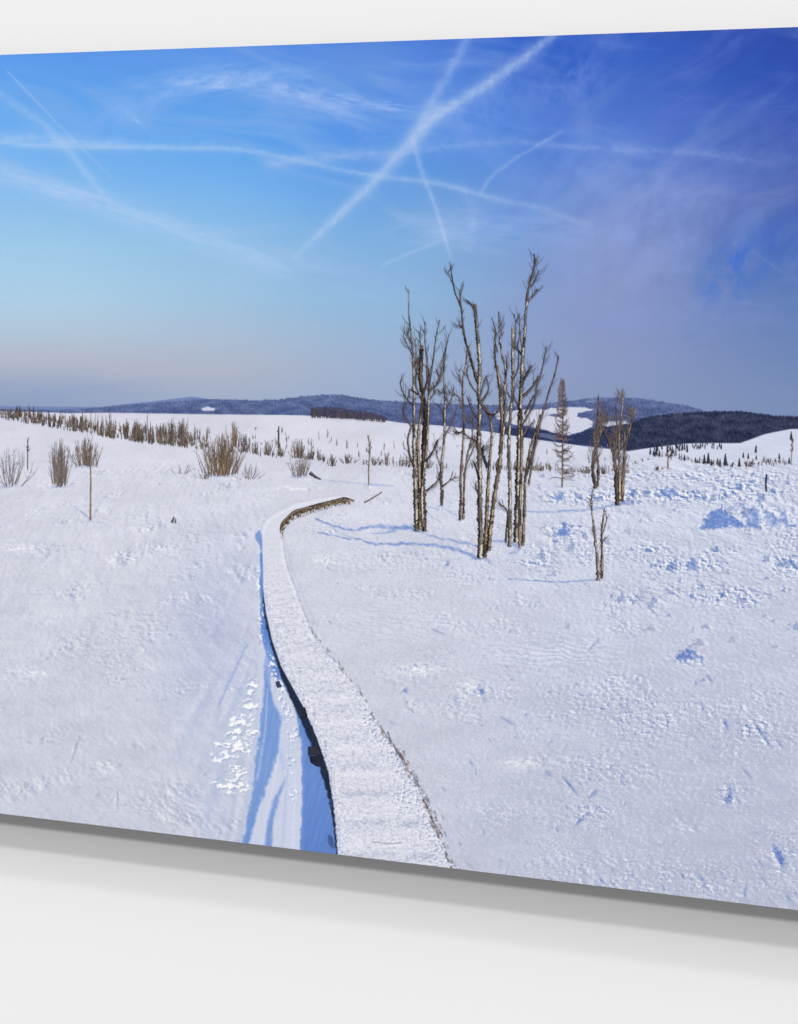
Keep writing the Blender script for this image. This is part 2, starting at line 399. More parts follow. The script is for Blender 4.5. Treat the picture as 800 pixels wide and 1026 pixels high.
for i, (f, a) in enumerate([(7, 1.6), (14, 1.3), (28, 1.0), (56, .9), (105, .62), (160, .5)]):
    S_l += a * slope(f, 0.55, 2.6, 120 + i)
    S_r += a * (0.55 if f < 30 else 1.0) * slope(f, -0.35, 2.0, 140 + i)
S_l = S_l * 0.068; S_r = S_r * 0.085
lr = sm(-2.0, 2.0, x - np.interp(y, [p[1] for p in boardL], [p[0] for p in boardL]))
shade = S_l * (1 - lr) + S_r * lr
# fine grain in picture scale
grain = perlin(x / 1.5, y / 1.3, 151) + 0.8 * perlin((x + y * .6) / 2.6, (y - x * .6) / 1.7, 152)
gr = np.where(leftside, 0.35, 1.0) * sm(440, 560, y) * np.clip(0.75 + 1.2 * fbm(lx * 4, ly * 4, 158, 3), 0.25, 1.5) + 0.25
shade = shade * (0.45 + rough * 1.5) + grain * np.where(leftside, .075, .075 + .05 * sm(620, 760, y)) * gr
# little drifts and footprints of the left field: scattered patches with stronger relief
pm = sm(0.12, 0.42, fbm(lx * 3.2, ly * 3.4, 161, 4)) * leftside
shade += pm * S_l * 2.2
pr = sm(0.10, 0.40, fbm(lx * 3.6 + 7, ly * 3.2, 163, 4)) * (~leftside)
shade += pr * S_r * 1.8
# lumpy snow mounds
def cone(cx, cy, wl, wr, h, amp, pw=1.0):
    """snow-covered tussock: shaded side towards the left and the viewer, lit side to the right"""
    global shade
    xx, yy = x, y
    m = (np.abs(xx - cx) < (wl + wr) * 1.4) & (yy > cy - h * 1.5) & (yy < cy + h * 1.2)
    rr, cc = np.where(m)
    if len(rr) == 0: return
    r0, r1, c0, c1 = rr.min(), rr.max() + 1, cc.min(), cc.max() + 1
    X, Y = xx[r0:r1, c0:c1], yy[r0:r1, c0:c1]
    nx = fbm(X / (wl * .35 + 1.5), Y / (h * .35 + 1.5), int(cx * 3 + cy) % 997, 3, .6)
    X = X + nx * wl * .45; Y = Y + nx * h * .35
    v = (cy - Y) / h                                    # 0 at foot, 1 at the top
    prof_l = cx - wl * (1 - v) ; prof_r = cx + wr * (1 - v)
    ins = sm(-0.06, 0.06, v) * sm(1.05, 0.95, v)
    left_face = ins * sm(-1.0, 0.5, X - prof_l) * sm(1.2, -0.6, X - (cx + (1 - v) * wr * 0.25))
    right_face = ins * sm(-1.0, 0.6, (cx + wr * (1 - v)) - X) * sm(-0.6, 1.2, X - (cx + (1 - v) * wr * 0.25))
    shade[r0:r1, c0:c1] += -amp * left_face * (0.75 + .6 * nx) + 0.30 * amp * right_face
for a in [(725, 529, 25, 22, 24, 1.0), (757, 530, 17, 22, 26, .75), (741, 512, 14, 10, 9, .6), (775, 527, 8, 16, 15, .7), (786, 524, 9, 16, 16, .65), (766, 503, 10, 12, 9, .5),
          (567, 536, 10, 8, 13, .95), (562, 500, 7, 6, 7, .7), (583, 500, 5, 5, 6, .7), (603, 502, 8, 7, 7, .5), (632, 506, 13, 12, 9, .65),
          (637, 496, 7, 8, 8, .7), (650, 497, 8, 8, 9, .6), (667, 497, 8, 6, 10, .85), (675, 499, 8, 7, 10, .75), (695, 499, 9, 9, 8, .7), (706, 500, 10, 7, 8, .6), (716, 502, 6, 6, 7, .7), (728, 500, 6, 6, 8, .8), (735, 497, 4, 5, 6, .7),
          (743, 489, 7, 6, 7, .8), (752, 487, 5, 6, 6, .6), (720, 480, 5, 5, 4, .5), (776, 494, 7, 8, 7, .6),
          (691, 660, 15, 10, 11, .95), (706, 683, 6, 4, 4, .6), (678, 571, 9, 7, 11, .75), (695, 568, 9, 8, 10, .85), (661, 568, 8, 8, 7, .5), (719, 553, 6, 6, 6, .8), (652, 553, 6, 6, 5, .6), (634, 552, 5, 4, 4, .5),
          (726, 599, 5, 5, 9, .8), (748, 603, 8, 6, 7, .7), (793, 567, 16, 8, 10, .7), (770, 563, 8, 6, 8, .6), (730, 575, 5, 5, 5, .5), (705, 590, 6, 5, 5, .5), (625, 603, 9, 6, 11, .45), (640, 606, 7, 7, 12, .4),
          (545, 560, 8, 8, 10, .35), (575, 552, 10, 8, 9, .4), (300, 478, 5, 6, 4, .5), (610, 545, 5, 6, 6, .4), (588, 540, 9, 9, 7, .35), (630, 535, 8, 9, 7, .3),
          (770, 480, 5, 5, 4, .5), (790, 486, 6, 6, 5, .5), (757, 476, 5, 5, 4, .4), (700, 470, 5, 5, 3, .4), (655, 476, 5, 6, 4, .4), (545, 478, 5, 5, 4, .5)]:
    cone(*a)
for i in range(200):                                    # crust and tussocks scattered over the heath on the right
    cy = 466 + 185 * random.random() ** 1.3; cx = 540 + 620 * random.random() ** 1.25
    if cy > 500 and cx < 640 and random.random() < .6: continue
    s = (cy - 400) / 75.0
    wl = random.uniform(1.2, 4.0) * s; h = random.uniform(.9, 2.4) * s
    if cx > 640 and 530 < cy < 548: continue
    cone(cx, cy, wl, wl * random.uniform(.7, 1.2), h, random.uniform(.25, .75))
def crag(cx, cy, rx, ry, amp, fx=5.0, fy=3.4, bias=.02):
    global shade
    m = (np.abs(x - cx) < rx * 1.7) & (np.abs(y - cy) < ry * 1.7)
    rr, cc = np.where(m)
    if len(rr) == 0: return
    s = (slice(rr.min(), rr.max() + 1), slice(cc.min(), cc.max() + 1))
    X, Y = x[s], y[s]
    e = np.exp(-((X - cx) / rx) ** 2 * .9 - ((Y - cy) / ry) ** 2 * .9) * np.clip(.9 + 2.2 * fbm(X / (fx * 4), Y / (fy * 2.5), 977 + int(cx), 3), 0, 1.5)
    amp = amp * (.9 if cx > 520 else .6 if cx > 330 else .34)
    sd = int(cx * 5 + cy * 3) % 991
    h1 = fbm(X / fx + .25 * Y / fy, Y / fy, sd, 4, .62); h0 = fbm((X - 1.6) / fx + .25 * (Y + .9) / fy, (Y + .9) / fy, sd, 4, .62)
    d = h1 - h0                                  # positive where the ground rises to the right: turned away from the sun
    shade[s] += e * amp * (-sm(bias, .30, d) * 1.15 + .55 * sm(.02, .28, -d))
for a in [(610, 497, 60, 7, .8), (680, 496, 50, 8, 1.0), (745, 492, 40, 10, .8), (760, 517, 46, 15, 1.0, 8, 7), (790, 540, 26, 12, .6), (567, 500, 22, 6, .7), (568, 533, 20, 12, .85, 6, 5), (590, 553, 26, 12, .6),
          (685, 566, 42, 11, .9), (650, 550, 24, 7, .7), (722, 550, 22, 6, .7), (735, 600, 34, 12, .8), (632, 604, 26, 14, .55, 6, 5), (790, 565, 24, 11, .9), (700, 592, 40, 8, .6), (735, 478, 90, 8, .6, 4, 2.4),
          (640, 477, 60, 6, .45, 4, 2.4), (690, 658, 18, 9, .8), (840, 520, 60, 20, .9, 8, 7), (900, 570, 90, 40, .7, 7, 5), (900, 490, 110, 14, .7), (478, 690, 16, 10, .6), (655, 720, 60, 26, .45), (590, 705, 50, 30, .35), (610, 775, 50, 16, .4), (760, 730, 40, 22, .45),
          (735, 795, 20, 14, .5), (780, 862, 26, 26, .5), (590, 812, 30, 14, .45), (400, 560, 60, 12, .35), (330, 565, 14, 8, .5), (420, 672, 40, 18, .35), (540, 560, 30, 14, .5), (470, 575, 30, 10, .4), (650, 880, 60, 24, .35), (560, 870, 40, 20, .3), (720, 885, 40, 20, .4)]:
    crag(*a)
for a in [(40, 550, 40, 7, .5), (150, 520, 90, 10, .3), (190, 570, 40, 18, .45, 7, 4), (150, 625, 60, 22, .5, 7, 4), (110, 640, 50, 12, .5, 7, 4), (180, 690, 40, 12, .5, 7, 4), (60, 740, 40, 8, .45, 8, 4), (90, 660, 60, 10, .3, 7, 4), (120, 680, 30, 10, .5, 7, 4), (30, 675, 40, 8, .4, 8, 4),
          (200, 540, 30, 12, .5), (140, 800, 60, 24, .25, 9, 5), (60, 590, 60, 12, .3, 8, 4), (215, 600, 20, 30, .3), (-100, 650, 120, 100, .3, 8, 5)]:
    crag(*a)
def mark(x0, y0, x1, y1, w, amp, seed=0):
    global shade
    m = (x > min(x0, x1) - w * 3) & (x < max(x0, x1) + w * 3) & (y > min(y0, y1) - w * 3) & (y < max(y0, y1) + w * 3)
    rr, cc = np.where(m)
    if len(rr) == 0: return
    s = (slice(rr.min(), rr.max() + 1), slice(cc.min(), cc.max() + 1))
    X, Y = x[s], y[s]
    wb = fbm(X / 3.5, Y / 3.5, seed, 2) * w * 1.2
    d, f = line_dist(X + wb, Y + wb, [(x0, y0), (x1, y1)])
    d2, _ = line_dist(X + wb + w * 1.6, Y + wb + w * .5, [(x0, y0), (x1, y1)])
    k = np.sin(np.clip(f, 0.02, .98) * np.pi) ** .5
    shade[s] += -amp * np.exp(-(d / w) ** 2) * k + amp * .35 * np.exp(-(d2 / w) ** 2) * k
for a in [(778, 852, 786, 868, 3.0, 1.0), (732, 789, 729, 806, 2.2, 1.0), (722, 797, 731, 803, 2.0, .5), (755, 722, 773, 750, 1.5, .8), (777, 740, 785, 750, 1.4, .6), (744, 770, 754, 781, 1.3, .7),
          (725, 722, 730, 731, 1.8, .7), (566, 780, 580, 798, 1.4, .7), (590, 800, 598, 792, 1.6, .7), (575, 828, 590, 814, 1.6, .8), (484, 696, 480, 686, 2.4, .9), (475, 688, 482, 694, 1.8, .6),
          (600, 640, 590, 652, 1.2, .5), (708, 676, 714, 684, 1.5, .7), (500, 718, 517, 727, 1.4, .6), (403, 694, 408, 690, 1.8, .7), (546, 774, 552, 776, 2.4, .8), (700, 877, 706, 884, 2.0, .7), (748, 884, 746, 900, 1.4, .6),
          (606, 886, 600, 878, 1.6, .6), (786, 895, 794, 905, 1.8, .6), (563, 778, 572, 790, 1.2, .5), (610, 770, 618, 764, 1.5, .5), (432, 630, 446, 636, 1.1, .6), (446, 568, 450, 562, 1.4, .7), (486, 560, 492, 564, 1.8, .8), (505, 580, 409, 583, .8, 0),
          (790, 560, 800, 570, 2.2, .6), (716, 560, 724, 566, 1.6, .5), (762, 878, 768, 885, 1.6, .5), (640, 590, 650, 604, 1.5, .4), (80, 738, 72, 762, 1.2, .35), (118, 790, 118, 812, 1.2, .35)]:
    mark(*a, seed=int(a[0]))
for i in range(420):
    cy = 560 + 345 * random.random(); cx = 300 + 800 * random.random()
    bx = np.interp(cy, [p[1] for p in boardR], [p[0] for p in boardR])
    if cx < bx + 8: continue
    s = (cy - 361) / 420.0; L = random.uniform(2, 7) * s; an = random.choice([.9, 1.0, 1.1, -0.9, .5]) + random.uniform(-.4, .4)
    mark(cx, cy, cx + L * math.cos(an), cy + L * math.sin(an), random.uniform(.6, 1.3) * (0.5 + s * .6), random.uniform(.15, .65), i)
for i in range(260):
    cy = 540 + 320 * random.random(); cx = -300 + 520 * random.random()
    s = (cy - 361) / 420.0; L = random.uniform(4, 14) * s; an = -0.55 + random.uniform(-.35, .35)
    mark(cx, cy, cx + L * math.cos(an), cy + L * math.sin(an), random.uniform(.8, 1.8) * (0.5 + s * .5), random.uniform(.05, .22), i)

# wind ripples on the right of the walk
rp = np.exp(-((x - 560) / 75) ** 2 - ((y - 655) / 16) ** 2) + .6 * np.exp(-((x - 390) / 60) ** 2 - ((y - 625) / 22) ** 2)
shade += rp * 0.13 * np.sin((y * 1.0 - x * .12 + 4 * fbm(x / 30, y / 12, 170, 3) * 2) * 1.25)

def apply_shade(base, s):
    s = s[..., None]
    hi = rgb(244, 244, 250); m0 = rgb(172, 178, 202); m1 = rgb(142, 161, 205); m2 = rgb(92, 122, 186)
    out = base + (hi - base) * np.clip(s * 2.4, 0, 1)
    out = np.where(s < 0, base + (m0 - base) * np.clip(-s * 3.5, 0, 1), out)
    out = np.where(s < -0.2857, m0 + (m1 - m0) * np.clip((-s - .2857) * 4, 0, 1), out)
    out = np.where(s < -0.5357, m1 + (m2 - m1) * np.clip((-s - .5357) * 2.2, 0, 1), out)
    return out
# far field is smooth
farm = sm(448, 474, y - 0.0 * x)
snow = apply_shade(base, shade * (0.25 + 0.75 * farm))
C[G] += (snow - C[G]) * gm[..., None]
s_ = ID[G]; s_[gm > 0.5] = 10; ID[G] = s_

# gentle swells: shade under the second ridge on the left, bright lip along it
ridge2 = [(-330, 396), (-100, 408), (0, 420), (30, 424), (60, 430), (110, 438), (160, 445), (200, 449), (250, 455), (290, 459), (340, 463), (400, 467), (442, 469), (505, 471), (555, 472), (610, 470), (650, 457), (697, 463), (731, 468), (762, 466), (800, 465), (1200, 470)]
# a second sheet of ground nearer than the far field
r2 = interp(ridge2, x)
a = np.exp(-((y - r2 + 2) / 3.0) ** 2) * .22
C[G] += (rgb(176, 182, 206) - C[G]) * (a * gm * np.clip(.6 + fbm(x / 18, y / 3, 190, 3) * 1.4, 0, 1.3))[..., None]
for (xx, yy, rx, ry) in [(82, 467, 9, 3.6), (50, 485, 12, 3.5), (20, 549, 16, 4), (420, 672, 22, 6), (325, 562, 10, 5), (470, 688, 14, 7), (300, 489, 18, 3), (38, 675, 14, 4), (520, 765, 20, 6), (265, 540, 3, 3)]:
    w = win(xx - 3 * rx, xx + 3 * rx, yy - 3 * ry, yy + 3 * ry)
    X, Y = PX[w], PY[w]
    nn = fbm(X / 6, Y / 3, int(xx), 3, .6)
    mix(w, rgb(250, 250, 253), np.exp(-((X - xx) / rx) ** 2 - ((Y - yy) / ry) ** 2) * np.clip(.5 + nn * 2, 0, 1.2) * .7)

# sunlit caps of the mound
w = win(695, 830, 490, 545)
X, Y = PX[w], PY[w]
nn = fbm(X / 6 + Y / 9, Y / 4, 690, 4, .6)
e = np.exp(-((X - 752) / 46) ** 4 - ((Y - 514 - np.abs(X - 752) * .16) / 14) ** 4)
mix(w, rgb(232, 234, 245), e * np.clip(.35 + 1.6 * nn, 0, .8))
mix(w, rgb(126, 146, 196), e * np.clip(-.08 - 1.8 * fbm((X + 1.5) / 5 + Y / 9, (Y - 1) / 3.2, 690, 4, .6), 0, .6))
# the big mound on the right and lesser ones: faces turned from the sun
def face(pts, a, col=(108, 138, 202), seed=0, jag=2.0):
    w = win(*bbox(pts, 8))
    X, Y = PX[w], PY[w]
    n = fbm(X / 4, Y / 4, 700 + seed, 4, .6)
    d = poly_dist(X + n * jag * 2, Y + fbm(X / 4, Y / 4, 750 + seed, 3) * jag * 1.4, pts)
    g = fbm(X / 3, Y / 2.2, 800 + seed, 3, .6)
    mix(w, rgb(*col), np.clip(.5 - d / 1.6, 0, 1) * a * np.clip(.8 + 1.7 * g, .1, 1.1))
face([(700, 530), (710, 523), (714, 514), (722, 508), (729, 513), (736, 518), (747, 528), (735, 528), (720, 530)], .95, (104, 134, 200), 1)
face([(747, 523), (750, 513), (757, 508), (762, 514), (764, 525), (754, 527)], .6, (118, 146, 206), 2, 3)
face([(765, 513), (770, 512), (777, 519), (783, 528), (772, 529), (766, 523)], .55, (128, 154, 210), 12, 3)
face([(722, 509), (726, 507), (733, 513), (738, 517), (731, 516)], .5, (88, 108, 160), 13, 1.4)
face([(730, 520), (738, 519), (747, 528), (738, 528)], .6, (92, 124, 196), 14, 1.2)
face([(741, 514), (745, 508), (750, 510), (746, 517)], .7, (96, 112, 160), 3, 1.2)
face([(782, 520), (787, 519), (793, 527), (788, 528)], .8, (104, 132, 198), 4, 1)
face([(556, 538), (560, 532), (567, 523), (570, 529), (575, 535), (566, 537)], .8, (112, 138, 200), 5, 1.4)
face([(662, 497), (668, 489), (671, 495), (674, 488), (683, 498), (672, 497)], .75, (116, 142, 202), 6, 1.2)
face([(677, 660), (686, 653), (692, 648), (698, 655), (704, 660), (690, 661)], .85, (108, 134, 196), 7, 1.4)
face([(688, 571), (693, 565), (697, 561), (702, 570), (696, 571)], .7, (112, 140, 200), 8, 1)
face([(554, 501), (558, 496), (562, 493), (567, 499), (560, 502)], .6, (120, 146, 204), 9, 1)
face([(774, 845), (780, 850), (786, 862), (784, 868), (778, 860)], .8, (100, 128, 194), 10, 1)
# tree shadows lying on the snow
def streak(pts, w0, w1, a, col=(112, 140, 200), wob=1.2, seed=3):
    w = win(*bbox(pts, 8))
    X, Y = PX[w], PY[w]
    nb = fbm(X / 8, Y / 8, seed, 3) * wob * 2
    d, f = line_dist(X, Y + nb, smooth(pts, 4))
    W = w0 + (w1 - w0) * f
    mix(w, rgb(*col), np.clip(1.25 - d / W, 0, 1) * a * np.clip(.8 + fbm(X / 5, Y / 3, seed + 9, 3) * 1.2, .15, 1.1))
streak([(422, 530), (400, 529), (375, 527.5), (350, 531), (330, 525), (317, 520)], 2.6, 1.0, .85, seed=4)
streak([(420, 527), (405, 528), (385, 534), (372, 534)], 3.2, 1.0, .6, seed=5)
streak([(478, 559), (455, 550), (430, 546), (405, 545), (375, 545), (360, 540), (345, 539), (318, 533)], 2.4, .9, .85, seed=6)
streak([(479, 547), (455, 542), (430, 536), (407, 527)], 1.5, 1.0, .7, seed=7)
streak([(443, 524), (432, 517), (425, 508), (440, 511)], .9, .7, .45, seed=8)
streak([(598, 581), (562, 583), (540, 582), (510, 580)], 1.2, .8, .8, seed=9, wob=.5)
streak([(617, 505), (596, 510), (565, 512), (540, 513), (480, 507)], 1.6, .8, .6, seed=10, wob=.6)
streak([(519, 548), (508, 543), (497, 542), (480, 537)], 2.0, 1.2, .6, seed=11)
streak([(522, 541), (519, 551), (510, 556)], 2.4, 1.6, .5, seed=12)
streak([(370, 485.5), (384, 486), (394, 487)], .9, .7, .6, seed=13, wob=.3)
streak([(365, 485), (345, 483), (322, 481)], .7, .6, .35, seed=14, wob=.4)
streak([(91, 520), (83, 514), (75, 508)], .8, .6, .6, seed=15, wob=.2)
streak([(465, 520), (455, 515), (441, 508)], .9, .7, .5, seed=16)
streak([(320, 521), (332, 527), (338, 533), (360, 541)], 1.2, .8, .35, seed=17)

for bx_, by_, bw_ in [(421, 532, 7), (484, 560, 6), (520, 546, 8), (511, 547, 3), (443, 507, 2.5), (463, 521, 4), (563, 488, 4), (597.5, 489, 4), (621, 506, 6), (601, 581, 5), (91, 521, 1.5), (370, 486, 2), (223, 477, 15), (87, 468, 9), (60, 488, 8), (301, 478, 7), (10, 488, 9)]:
    w = win(bx_ - bw_ * 2.2, bx_ + bw_ * 2.2, by_ - 5, by_ + 5)
    X, Y = PX[w], PY[w]
    nb = fbm(X / 2.5, Y / 1.8, int(bx_), 3, .6)
    mix(w, rgb(138, 154, 198), np.exp(-((X - bx_ + bw_ * .5) / bw_) ** 2 - ((Y - by_ + .2) / 1.5) ** 2) * np.clip(.45 + nb * 1.6, 0, .9))
    mix(w, rgb(243, 244, 250), np.exp(-((X - bx_ - bw_ * .4) / bw_) ** 2 - ((Y - by_ - 2.0) / 1.3) ** 2) * np.clip(.3 - nb * 1.8, 0, .8))
# trench beside the walk
BL = (104, 140, 206)
def bluepatch(pts, col=BL, seed=0, jag=1.2, alpha=1.0, soft=1.2):
    w = win(*bbox(pts, 10))
    X, Y = PX[w], PY[w]
    nj = fbm(X / 7, Y / 9, 200 + seed, 4, .6) * jag * 1.6
    d = poly_dist(X + nj, Y + nj, pts)
    a = np.clip(.5 - d / soft, 0, 1) * alpha * np.clip(.80 - d / 16, .6, 1)
    lines = fbm((X + .25 * Y) / 3.2, Y / 26, 210 + seed, 4, .6)
    c = rgb(*col) + (.05 * lines + .035 * sm(700, 640, Y) - .03 * sm(780, 860, Y))[..., None]
    C[w] += (c - C[w]) * a[..., None]
# the steep banked side left of the trench
w = win(180, 345, 600, 870)
X, Y = PX[w], PY[w]
dd, ff = line_dist(X, Y, [(268, 630), (262, 655), (244, 700), (222, 760), (205, 850)])
mix(w, rgb(176, 190, 222), np.exp(-(dd / 9) ** 2) * .35 * sm(625, 700, Y))
patch([(262, 640), (272, 655), (296, 704), (303, 740), (305, 800), (302, 860), (240, 860), (247, 800), (252, 740), (258, 690)], (202, 208, 228), None, soft=5, tex=.03, seed=230, jag=2)
streak([(248, 646), (241, 660), (233, 677), (220, 705)], 1.0, 1.8, .6, col=(130, 155, 210), seed=21)
for i_, (xa, ya, xb, yb, wd, al) in enumerate([(256, 650, 222, 730, 3, .35), (258, 665, 236, 770, 3.5, .3), (250, 690, 214, 800, 5, .25), (259, 700, 240, 845, 4, .35), (246, 740, 216, 850, 6, .22), (240, 640, 196, 720, 5, .25), (228, 650, 176, 760, 7, .18), (254, 610, 226, 690, 4, .25), (222, 700, 190, 800, 6, .16), (252, 560, 214, 640, 4, .2), (236, 770, 226, 850, 3, .3)]):
    streak([(xa, ya), ((xa + xb) / 2 + 3, (ya + yb) / 2), (xb, yb)], wd * .4, wd, al, col=(164, 178, 214), seed=920 + i_, wob=2.0)
    streak([(xa - wd, ya + 6), ((xa + xb) / 2 + 3 - wd * 1.5, (ya + yb) / 2), (xb - wd * 2, yb)], wd * .3, wd * .7, al * .8, col=(226, 229, 242), seed=950 + i_, wob=2.0)
bluepatch([(256, 534), (260, 531), (262, 533), (263, 542), (264, 550), (261, 551), (260, 546), (257, 542)], (96, 128, 194), 1, 2.2, .9)
streak([(261, 546), (262.5, 552), (262, 560)], 1.2, .9, .7, col=(104, 134, 196), seed=39)
bluepatch([(262, 548), (265, 560), (265, 590), (268, 615), (276, 643), (292, 680), (276, 680), (266, 652), (261, 632), (262, 605), (260, 580), (261, 562)], (88, 124, 196), 2, 2.2)
bluepatch([(266, 650), (284, 664), (300, 690), (322, 735), (336, 780), (342, 866), (300, 862), (303, 800), (302, 745), (295, 706), (281, 680)], BL, 3, 1.5)
bluepatch([(266, 668), (275, 705), (282, 718), (279, 751), (270, 782), (258, 814), (249, 850), (242, 850), (251, 807), (256, 765), (261, 723), (265, 688)], (116, 150, 210), 4, 2.0, .95, 2.2)
bluepatch([(287, 779), (280, 800), (274, 824), (272, 862), (264, 862), (268, 821), (276, 798)], (118, 152, 212), 5, 1.4, .9, 2.2)
bluepatch([(268, 640), (276, 664), (270, 690), (266, 700), (264, 670)], (120, 150, 212), 6, 2.0, .7)
streak([(284, 770), (280, 740), (284, 716)], 2.5, 4, .35, col=(130, 160, 220), seed=22)
streak([(262, 862), (266, 830), (274, 800)], 2.5, 2, .3, col=(130, 160, 220), seed=23)
# crusty lit edge above the trench and the glittering churned snow on the bank
def dapple(spots, fx, fy, seed, lo=.02, hi=.16, skew=0.0, col=(252, 252, 255), sh=(150, 162, 200), amt=.95, shamt=.7):
    pts = [(c[0] - c[2] * 2, c[1] - c[3] * 2) for c in spots] + [(c[0] + c[2] * 2, c[1] + c[3] * 2) for c in spots]
    w = win(*bbox(pts, 4))
    X, Y = PX[w], PY[w]
    e = np.zeros_like(X)
    for c in spots: e = np.maximum(e, np.exp(-((X - c[0]) / c[2]) ** 2 - ((Y - c[1]) / c[3]) ** 2))
    def h(X, Y): return fbm((X + skew * Y) / fx, Y / fy, seed, 4, .6)
    n = h(X, Y); n2 = h(X - 1.3, Y - 1.5)
    hi_m = sm(lo, hi, n - (1 - e) * .30) * sm(.12, .4, e)
    lo_m = sm(lo, hi, n2 - (1 - e) * .30) * (1 - hi_m) * sm(.12, .4, e)
    mix(w, rgb(*sh), lo_m * shamt); mix(w, rgb(*col), hi_m * amt)
dapple([(240, 722, 13, 8), (236, 748, 20, 9), (224, 758, 12, 6), (238, 772, 11, 7), (232, 786, 17, 9), (250, 706, 9, 8), (244, 736, 15, 8), (254, 690, 6, 10)], 8.0, 4.2, 901, -.12, .05, .5, shamt=.6)
dapple([(262, 640, 3, 10), (262, 618, 3, 14), (259, 585, 2.5, 14), (272, 662, 5, 10), (281, 690, 6, 14), (288, 715, 6, 14), (293, 738, 6, 10), (292, 765, 5, 12), (294, 795, 5, 8), (277, 675, 6, 8)], 3.4, 4.2, 903, 0.0, .15, -.3, sh=(120, 144, 200))
for i_, p_ in enumerate([[(284, 712), (282, 742), (276, 775), (262, 850)], [(290, 742), (288, 780), (283, 850)], [(296, 770), (294, 850)], [(276, 700), (272, 740), (262, 800)], [(268, 690), (266, 730), (258, 780)]]):
    streak(p_, .8, 2.2, .35, col=[(232, 235, 246), (150, 172, 218)][i_ % 2], seed=970 + i_, wob=1.5)
dapple([(300, 730, 3, 20), (298, 700, 4, 14)], 3.0, 4.0, 905, .05, .2, 0, col=(190, 204, 232), sh=(90, 120, 190), amt=.6)

# ---- the boardwalk
walk = boardL + boardR[::-1] + [(281, 529), (284, 523), (296, 511), (320, 504), (344, 498.5), (355, 501.5), (350, 497), (338, 497), (318, 499), (296, 504), (278, 512), (266, 521)]
# dark gap and beams under its left edge
under = [(263, 590), (268, 618), (275, 644), (284, 669), (294, 688), (305, 708), (319, 740), (330, 772), (336, 810), (340, 870), (338.6, 870), (333.5, 820), (327.5, 792), (318, 762), (306, 732), (293, 704), (281, 676), (272, 648), (265, 618)]
patch(under, (26, 32, 50), 12, soft=1.6, tex=.05, seed=240, jag=1.6, alpha=.88)
w = win(250, 480, 490, 880)
X, Y = PX[w], PY[w]
jr = 1.3 * fbm(X / 4, Y / 4, 250, 3) * sm(540, 700, Y) * 1.6
d = poly_dist(X + jr * sm(0, 1, (X - 300) / 60), Y, walk)
a = np.clip(0.5 - d / 1.0, 0, 1)
Q = np.clip(Y - 361, 25, None)
g1 = perlin(X / 1.4, Y / 1.25, 251) + .9 * perlin(X / 2.8, Y / 2.0, 252) + .7 * perlin(X / 5.5, Y / 3.2, 253)
pl = np.sin(np.log(Q) * 88 + X * .012) * sm(600, 690, Y) + .6 * np.sin(np.log(Q) * 190 + .3)
cen = sm(0, 1, np.clip(-d / 14, 0, 1))
s = g1 * .26 * sm(520, 640, Y) * (1.0 - .25 * cen) + pl * .085 * cen * np.clip(.6 + fbm(X / 25, Y / 12, 256, 2) * 2, 0, 1.4) + g1 * .03
edge = np.exp(-(d / (2.0 + Q * .012)) ** 2) * sm(600, 760, Y)
s = s + g1 * .14 * edge
wb = rgb(216, 217, 230) + 0.012 * fbm(X / 40, Y / 30, 255, 2)[..., None]
wc = apply_shade(wb, s)
C[w] += (wc - C[w]) * a[..., None]
sid = ID[w]; sid[(a > .5)] = 11; ID[w] = sid
# shaded rounding at the left edge
streak([(p[0] + 2, p[1]) for p in boardL[3:]], 1.2, 2.4, .35, col=(176, 182, 206), seed=31, wob=.3)
streak([(262, 531), (265, 522), (277, 512.5), (296, 504.5), (318, 499.5), (338, 497)], 1.1, .8, .45, col=(186, 192, 214), seed=33, wob=.5)
streak([(264.5, 534), (268, 524), (280, 515), (298, 507), (320, 501.5), (342, 498)], 1.6, 1.0, .55, col=(236, 237, 246), seed=34, wob=.4)
streak([(284, 536), (287, 562), (295, 585), (305, 612), (318, 641), (336, 663)], 1.0, 1.3, .6, col=(168, 174, 200), seed=35, wob=.9)
streak([(282, 540), (284.5, 563), (292, 586), (302, 613), (314, 641)], 1.4, 1.6, .5, col=(238, 239, 247), seed=36, wob=.7)
streak([(288, 545), (292, 566), (301, 590), (312, 616), (326, 642)], 1.6, 2.2, .4, col=(184, 190, 212), seed=37, wob=1.2)
# crumbling wooden edge showing on the right
for i in range(190):
    f = random.random() ** .8
    yy = 588 + (872 - 588) * f
    xx = np.interp(yy, [p[1] for p in boardR], [p[0] for p in boardR])
    k = sm(590, 720, np.array(yy))
    if 735 < yy < 840 or random.random() < .45:
        L = random.uniform(.6, 2.2) * (0.5 + .6 * k)
        c = random.choice([(110, 104, 112), (76, 74, 92), (120, 104, 96), (96, 108, 148), (60, 56, 62), (128, 108, 94), (120, 130, 168)])
        xx += random.gauss(0, .8 + 1.5 * k)
        streak([(xx - L * .4, yy - L), (xx + L * .5, yy + L)], .5 + .5 * k, .5 + .5 * k, random.uniform(.4, .95), col=c, seed=500 + i, wob=.8)
for yy, L in [(752, 4), (760, 4), (771, 4), (806, 5), (815, 6), (824, 6), (833, 5), (860, 4)]:
    xx = np.interp(yy, [p[1] for p in boardR], [p[0] for p in boardR])
    streak([(xx - 3, yy - L), (xx + 1.5, yy + L)], 1.1, 1.3, .85, col=(92, 78, 70), seed=int(yy), wob=1.6)
dapple([(float(np.interp(yy, [p[1] for p in boardR], [p[0] for p in boardR])) - 7, yy, 9, 12) for yy in range(720, 880, 12)] + [(440, 868, 22, 14), (405, 800, 16, 20)], 3.6, 2.8, 907, .06, .2, .3, col=(244, 245, 251), sh=(132, 144, 186), amt=.8, shamt=.8)
streak([(374, 844), (388, 845), (402, 844.5)], .8, .7, .55, col=(96, 88, 92), seed=61, wob=.6)
